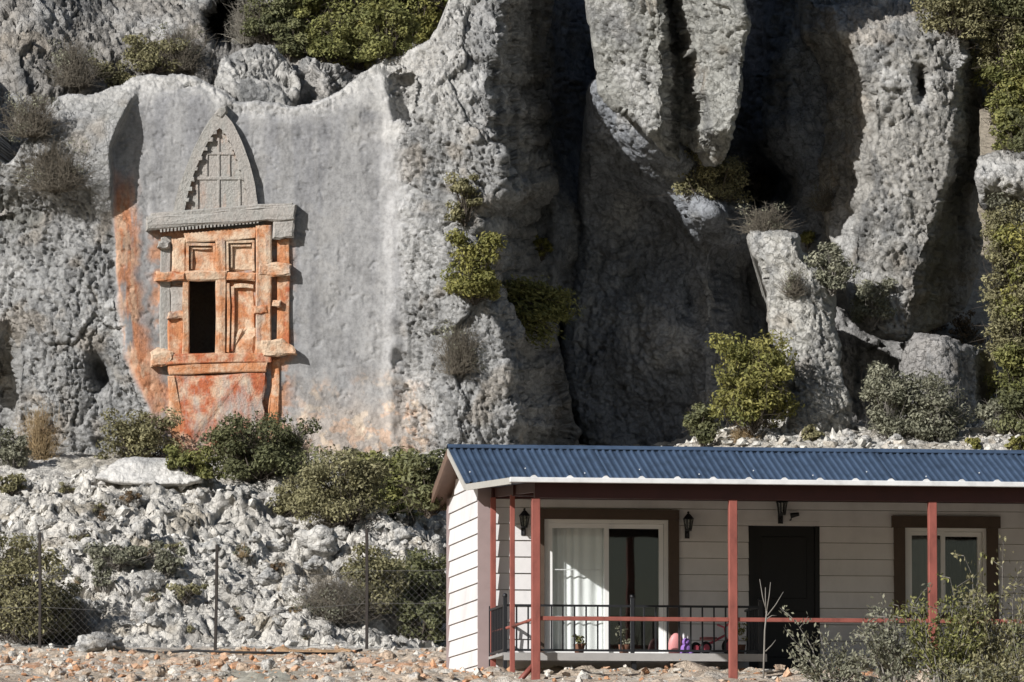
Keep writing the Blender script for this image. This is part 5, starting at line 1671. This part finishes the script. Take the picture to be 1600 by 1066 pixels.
LOWER = [(1564, 412, 60, 84, 'olive', 'olive tree under the left end of the pale outcrop'),
 (1606, 404, 80, 80, 'grey', 'grey green tree under the pale outcrop at the right edge'),
 (1566, 484, 64, 90, 'olive', 'olive tree beside the middle of the pillar side'),
 (1606, 492, 90, 110, 'yellow', 'tall yellow green tree at the right edge beside the pillar'),
 (1572, 566, 70, 100, 'olive', 'olive tree right of the brown shrubs on the pillar ledge'),
 (1612, 590, 90, 110, 'green', 'green tree at the right edge level with the streaked boulder'),
 (1584, 650, 76, 100, 'green', 'green tree just right of the streaked boulder'),
 (1552, 688, 50, 60, 'grey', 'small grey green tree at the right foot of the streaked boulder'),
 (1606, 692, 80, 80, 'dark', 'dark tree at the right edge just above the roof')]
for x, y, w, h, kd, lb in LOWER:
    PLANTS.append((kd, x + 14, y, w * 1.45, h * 1.15, 'tree', 'tree', lb, 'trees at the right edge'))

NEAR = {'round yellow green bush at the left of the pale leaning slab': 112.4, 'small dark green bush left of the round yellow green bush': 112.8}
HITS = [hit(p[1], max(p[2] - (6 if p[2] > 20 else -6), 2)) for p in PLANTS]
for i, (pl, (loc, nor)) in enumerate(zip(PLANTS, HITS)):
    kd, px, py, w, h, name, cat, label, group = pl
    rg = np.random.RandomState(100 + i)
    k = 1 / ppm(loc.y)
    W, H = w * k, h * k
    if label in NEAR: loc = at(px, py, NEAR[label])
    base = at(px, py, loc.y)
    if nor.z < 0.55:                                   # rooted in a wall: crown stands clear of it
        base.y -= min(0.22, W * 0.2)
    root = empty(name, base)
    tag(root, label, cat, group)
    if kd in ('twig', 'twigp', 'straw'):
        V, q = twigs_np(rg, W, H, int(90 + w * h * 0.030), 0.0055)
        link('twigs', np_mesh('twigs', V, q), root, M[{'twig': 'dry_twig', 'twigp': 'pale_twig', 'straw': 'straw'}[kd]])
        V, q, T, C = crown_np(rg, W * 0.95, H * 0.95, 0.02, int(w * h * 0.10), 12)
        link('dry_leaves', np_mesh('dry_leaves', V, q, T, False), root, M['leaf_brown' if kd == 'straw' else 'leaf_grey'])
    else:
        lm, sm_, lf, dens = KIND[kd]
        n = int(np.clip(w * h * 0.8 * dens, 400, 14000))
        V, q, T, C = crown_np(rg, W * 1.04, H * 1.0, lf, n, int(np.clip(14 + w * h / 300, 14, 60)))
        link('crown', np_mesh('crown', V, q, T, False), root, M[lm])
        V, q = stems_np(rg, C, W, H, 0.016 + 0.008 * W)
        V2, q2 = twigs_np(rg, W * 1.12, H * 1.05, int(12 + w * h / 260), 0.006)
        q = np.concatenate([q, q2 + len(V)]); V = np.concatenate([V, V2])
        link('trunk' if cat == 'tree' else 'stems', np_mesh('stems', V, q), root, M[sm_])

# hanging bush on the bluff's shaded side, its branches streaming down to the right
loc, nor = hit(790, 450)
hb = empty('hanging_bush', at(782, 470, loc.y - 0.2)); tag(hb, 'big dark bush hanging from the bluff into the shaded cleft', 'bush')
rg = np.random.RandomState(5)
k = 1 / ppm(loc.y)
C = []
A, B = [], []
for i in range(46):
    t = rg.uniform(0.15, 1.0)
    a = rg.uniform(-0.15, 1.15)
    e = np.array([(15 + 95 * t * math.cos(a * 0.9)) * k, -rg.uniform(0.0, 0.5), (30 - 105 * t * (0.25 + 0.75 * math.sin(max(a, 0)))) * k])
    A.append(np.zeros(3)); B.append(e * 0.5 + np.array([0, -0.1, 0.12])); A.append(B[-1]); B.append(e); C.append(e)
C = np.array(C)
V, q = tubes_np(np.array(A), np.array(B), 0.018, 0.008)
link('branches', np_mesh('branches', V, q), hb, M['bark'])
n = 6500
kk = rg.randint(0, len(C), n)
v = rg.normal(size=(n, 3)) * np.array([0.13, 0.12, 0.07])
Pp = C[kk] * (0.55 + 0.5 * rg.uniform(size=(n, 1))) + v
nrm = rg.normal(size=(n, 3)) + np.array([0, -0.2, 0.6]); nrm /= np.linalg.norm(nrm, axis=1)[:, None]
t = rg.normal(size=(n, 3)) * 0.5 + np.array([0.8, 0, -0.6]); t -= (t * nrm).sum(1)[:, None] * nrm; t /= np.linalg.norm(t, axis=1)[:, None]
b = np.cross(nrm, t); ln = 0.05 * rg.uniform(0.7, 1.4, (n, 1)); wd = ln * 0.3
V = np.stack([Pp - t * ln, Pp + b * wd, Pp + t * ln, Pp - b * wd], 1).reshape(-1, 3)
T = np.ones((n, 4, 4)); T[..., :3] = rg.uniform(0.7, 1.2, (n, 1, 1)); T[..., 3] = rg.uniform(0, 1, (n, 1))
link('foliage', np_mesh('foliage', V, np.arange(n * 4).reshape(n, 4), T.reshape(-1, 4), False), hb, M['leaf_green'])

for i, (loc, w, h) in enumerate(TUFTS):
    rg = np.random.RandomState(700 + i)
    k = 1 / ppm(loc.y)
    t = empty('scrub_tuft', loc - Vector((0, 0, 0.02))); tag(t, 'low grey green scrub tuft among the white rocks of the slope', 'scrub', 'scrub tufts on the rocky slope')
    V, q = twigs_np(rg, w * k, h * k * 1.3, 50, 0.004)
    link('twigs', np_mesh('twigs', V, q), t, M['dry_twig' if i % 3 else 'straw'])
    V, q, T, C = crown_np(rg, w * k, h * k, 0.02, int(w * h * 0.9), 9)
    link('leaves', np_mesh('leaves', V, q, T, False), t, M[('leaf_grey', 'leaf_olive', 'leaf_brown')[i % 3]])

# pot plants
for pt, lm, hgt, wid, sd_i in ((POT1, 'leaf_green', 0.16, 0.18, 1), (POT2, 'leaf_grey', 0.34, 0.26, 2), (POT3, 'leaf_yellow', 0.34, 0.26, 3)):
    rg = np.random.RandomState(sd_i)
    V, q, T, C = crown_np(rg, wid, hgt, 0.022, 160, 8)
    V[:, 2] += 0.11
    link('leaves', np_mesh('leaves', V, q, T, False), pt, M[lm])

# foreground shrubs in front of the house: upright leafy shoots
def sprig_shrub(px, Y, shoots, label, lm, seed, leaf=0.03, group=None, top=None):
    rg = np.random.RandomState(seed)
    X = (px - 800) / FPX * Y
    z = zg(X, Y) if Y > 79.2 else float(ground_z(X, Y)) - 0.45
    root = empty('shrub', (X, Y, z)); tag(root, label, 'shrub', group)
    A, B, R0, R1, LP, LT = [], [], [], [], [], []
    for (dx, hgt, lean) in shoots:
        hgt_m = hgt / ppm(Y); bx = dx / ppm(Y)
        p = np.array([bx * 0.35, rg.uniform(-0.1, 0.1), 0.0])
        e = np.array([bx + lean / ppm(Y), rg.uniform(-0.25, 0.25), hgt_m])
        prev = p
        for sgm in range(1, 7):
            t = sgm / 6
            cur = p + (e - p) * t + np.array([rg.normal() * 0.02, rg.normal() * 0.02, 0.03 * math.sin(t * 3)])
            A.append(prev); B.append(cur); R0.append(0.014 * (1.05 - t) + 0.003); R1.append(0.014 * (1 - t) + 0.002)
            if t > 0.2:
                for c in range(int(5 + 10 * rg.uniform())):
                    LP.append(prev + (cur - prev) * rg.uniform() + rg.normal(size=3) * np.array([0.05, 0.05, 0.04])); LT.append((cur - prev))
                if rg.uniform() < 0.7:
                    tw = cur + np.array([rg.normal() * 0.13, rg.normal() * 0.1, rg.uniform(0.02, 0.16)])
                    A.append(cur); B.append(tw); R0.append(0.006); R1.append(0.002)
                    for c in range(12):
                        LP.append(cur + (tw - cur) * rg.uniform(0.3, 1.05) + rg.normal(size=3) * 0.028); LT.append(tw - cur)
            prev = cur
    V, q = tubes_np(np.array(A), np.array(B), np.array(R0), np.array(R1))
    link('stems', np_mesh('stems', V, q), root, M['grey_bark'])
    P = np.array(LP); t = np.array(LT); n = len(P)
    t = t / np.linalg.norm(t, axis=1)[:, None] + rg.normal(size=(n, 3)) * 0.55; t /= np.linalg.norm(t, axis=1)[:, None]
    nr = rg.normal(size=(n, 3)); nr -= (nr * t).sum(1)[:, None] * t; nr /= np.linalg.norm(nr, axis=1)[:, None]
    b = np.cross(nr, t); ln = leaf * rg.uniform(0.7, 1.3, (n, 1)); wd = ln * 0.42
    V = np.stack([P - t * ln, P + b * wd, P + t * ln, P - b * wd], 1).reshape(-1, 3)
    T = np.ones((n, 4, 4)); T[..., :3] = rg.uniform(0.75, 1.2, (n, 1, 1)); T[..., 3] = rg.uniform(0, 1, (n, 1))
    link('leaves', np_mesh('leaves', V, np.arange(n * 4).reshape(n, 4), T.reshape(-1, 4), False), root, M[lm])

rr_ = random.Random(4)
def fan(n, spread, h0, h1, lean=20):
    return [(rr_.uniform(-spread, spread), rr_.uniform(h0, h1), rr_.uniform(-lean, lean)) for _ in range(n)]
sprig_shrub(1300, 79.8, [(-40, 70, -20), (-18, 105, -40), (-5, 90, -18), (10, 60, 10), (25, 50, 20), (-30, 40, -30), (0, 60, 5), (30, 36, 10)] + fan(10, 60, 20, 50), 'small leafy shrub before the house wall right of the black door', 'leaf_grey', 21)
sprig_shrub(1395, 79.6, [(-20, 100, 0), (-10, 130, -6), (10, 90, 0), (25, 140, 16)] + fan(20, 45, 40, 110), 'grey leaved shrub below the left side of the window', 'leaf_grey', 22)
sprig_shrub(1480, 79.4, [(0, 170, 10), (20, 150, 16), (-30, 140, -10), (30, 190, 24)] + fan(34, 60, 50, 130), 'dense green shrub before the window at the thin red post', 'leaf_green', 23)
sprig_shrub(1560, 79.5, [(-20, 200, -30), (0, 215, 10), (14, 190, 20), (-40, 150, -20), (30, 140, 20)] + fan(34, 70, 50, 150), 'tall straggly shrub with reddish tips at the right edge', 'leaf_olive', 24)
sprig_shrub(1610, 79.0, fan(24, 50, 60, 170), 'green shrub cut off by the right edge', 'leaf_dark', 25)
sprig_shrub(1460, 78.6, fan(70, 120, 30, 95, 30), 'low grey green shrub along the bottom before the window', 'leaf_grey', 26)
sprig_shrub(1560, 78.6, fan(70, 80, 40, 120, 30), 'low olive shrub along the bottom right corner', 'leaf_olive', 27)

# sapling with pale bare forks
sp_Y = 80.6
X = (1192 - 800) / FPX * sp_Y
sap = empty('sapling', (X, sp_Y, zg(X, sp_Y))); tag(sap, 'pale bare forked sapling standing before the black door', 'sapling')
m = 1 / ppm(sp_Y)
z0 = sap.location.z
def sp_pt(px, py, dy=0.0):
    p = at(px, py, sp_Y + dy); return p - sap.location
tube('trunk', [Vector((0, 0, -0.1)), sp_pt(1194, 1020), sp_pt(1195, 985), sp_pt(1198, 955)], 0.014, M['grey_bark'], sap, 6, 0.010)
for pts in ([(1198, 955), (1192, 935), (1187, 905)], [(1198, 955), (1202, 930), (1204, 910)], [(1197, 958), (1196, 935), (1196, 918)], [(1199, 962), (1212, 945), (1224, 925)], [(1196, 1018), (1206, 1008), (1212, 1000)], [(1197, 968), (1206, 962), (1214, 962)]):
    tube('branch', [sp_pt(x, y, 0.02 * i) for i, (x, y) in enumerate(pts)], 0.008, M['grey_bark'], sap, 5, 0.004)
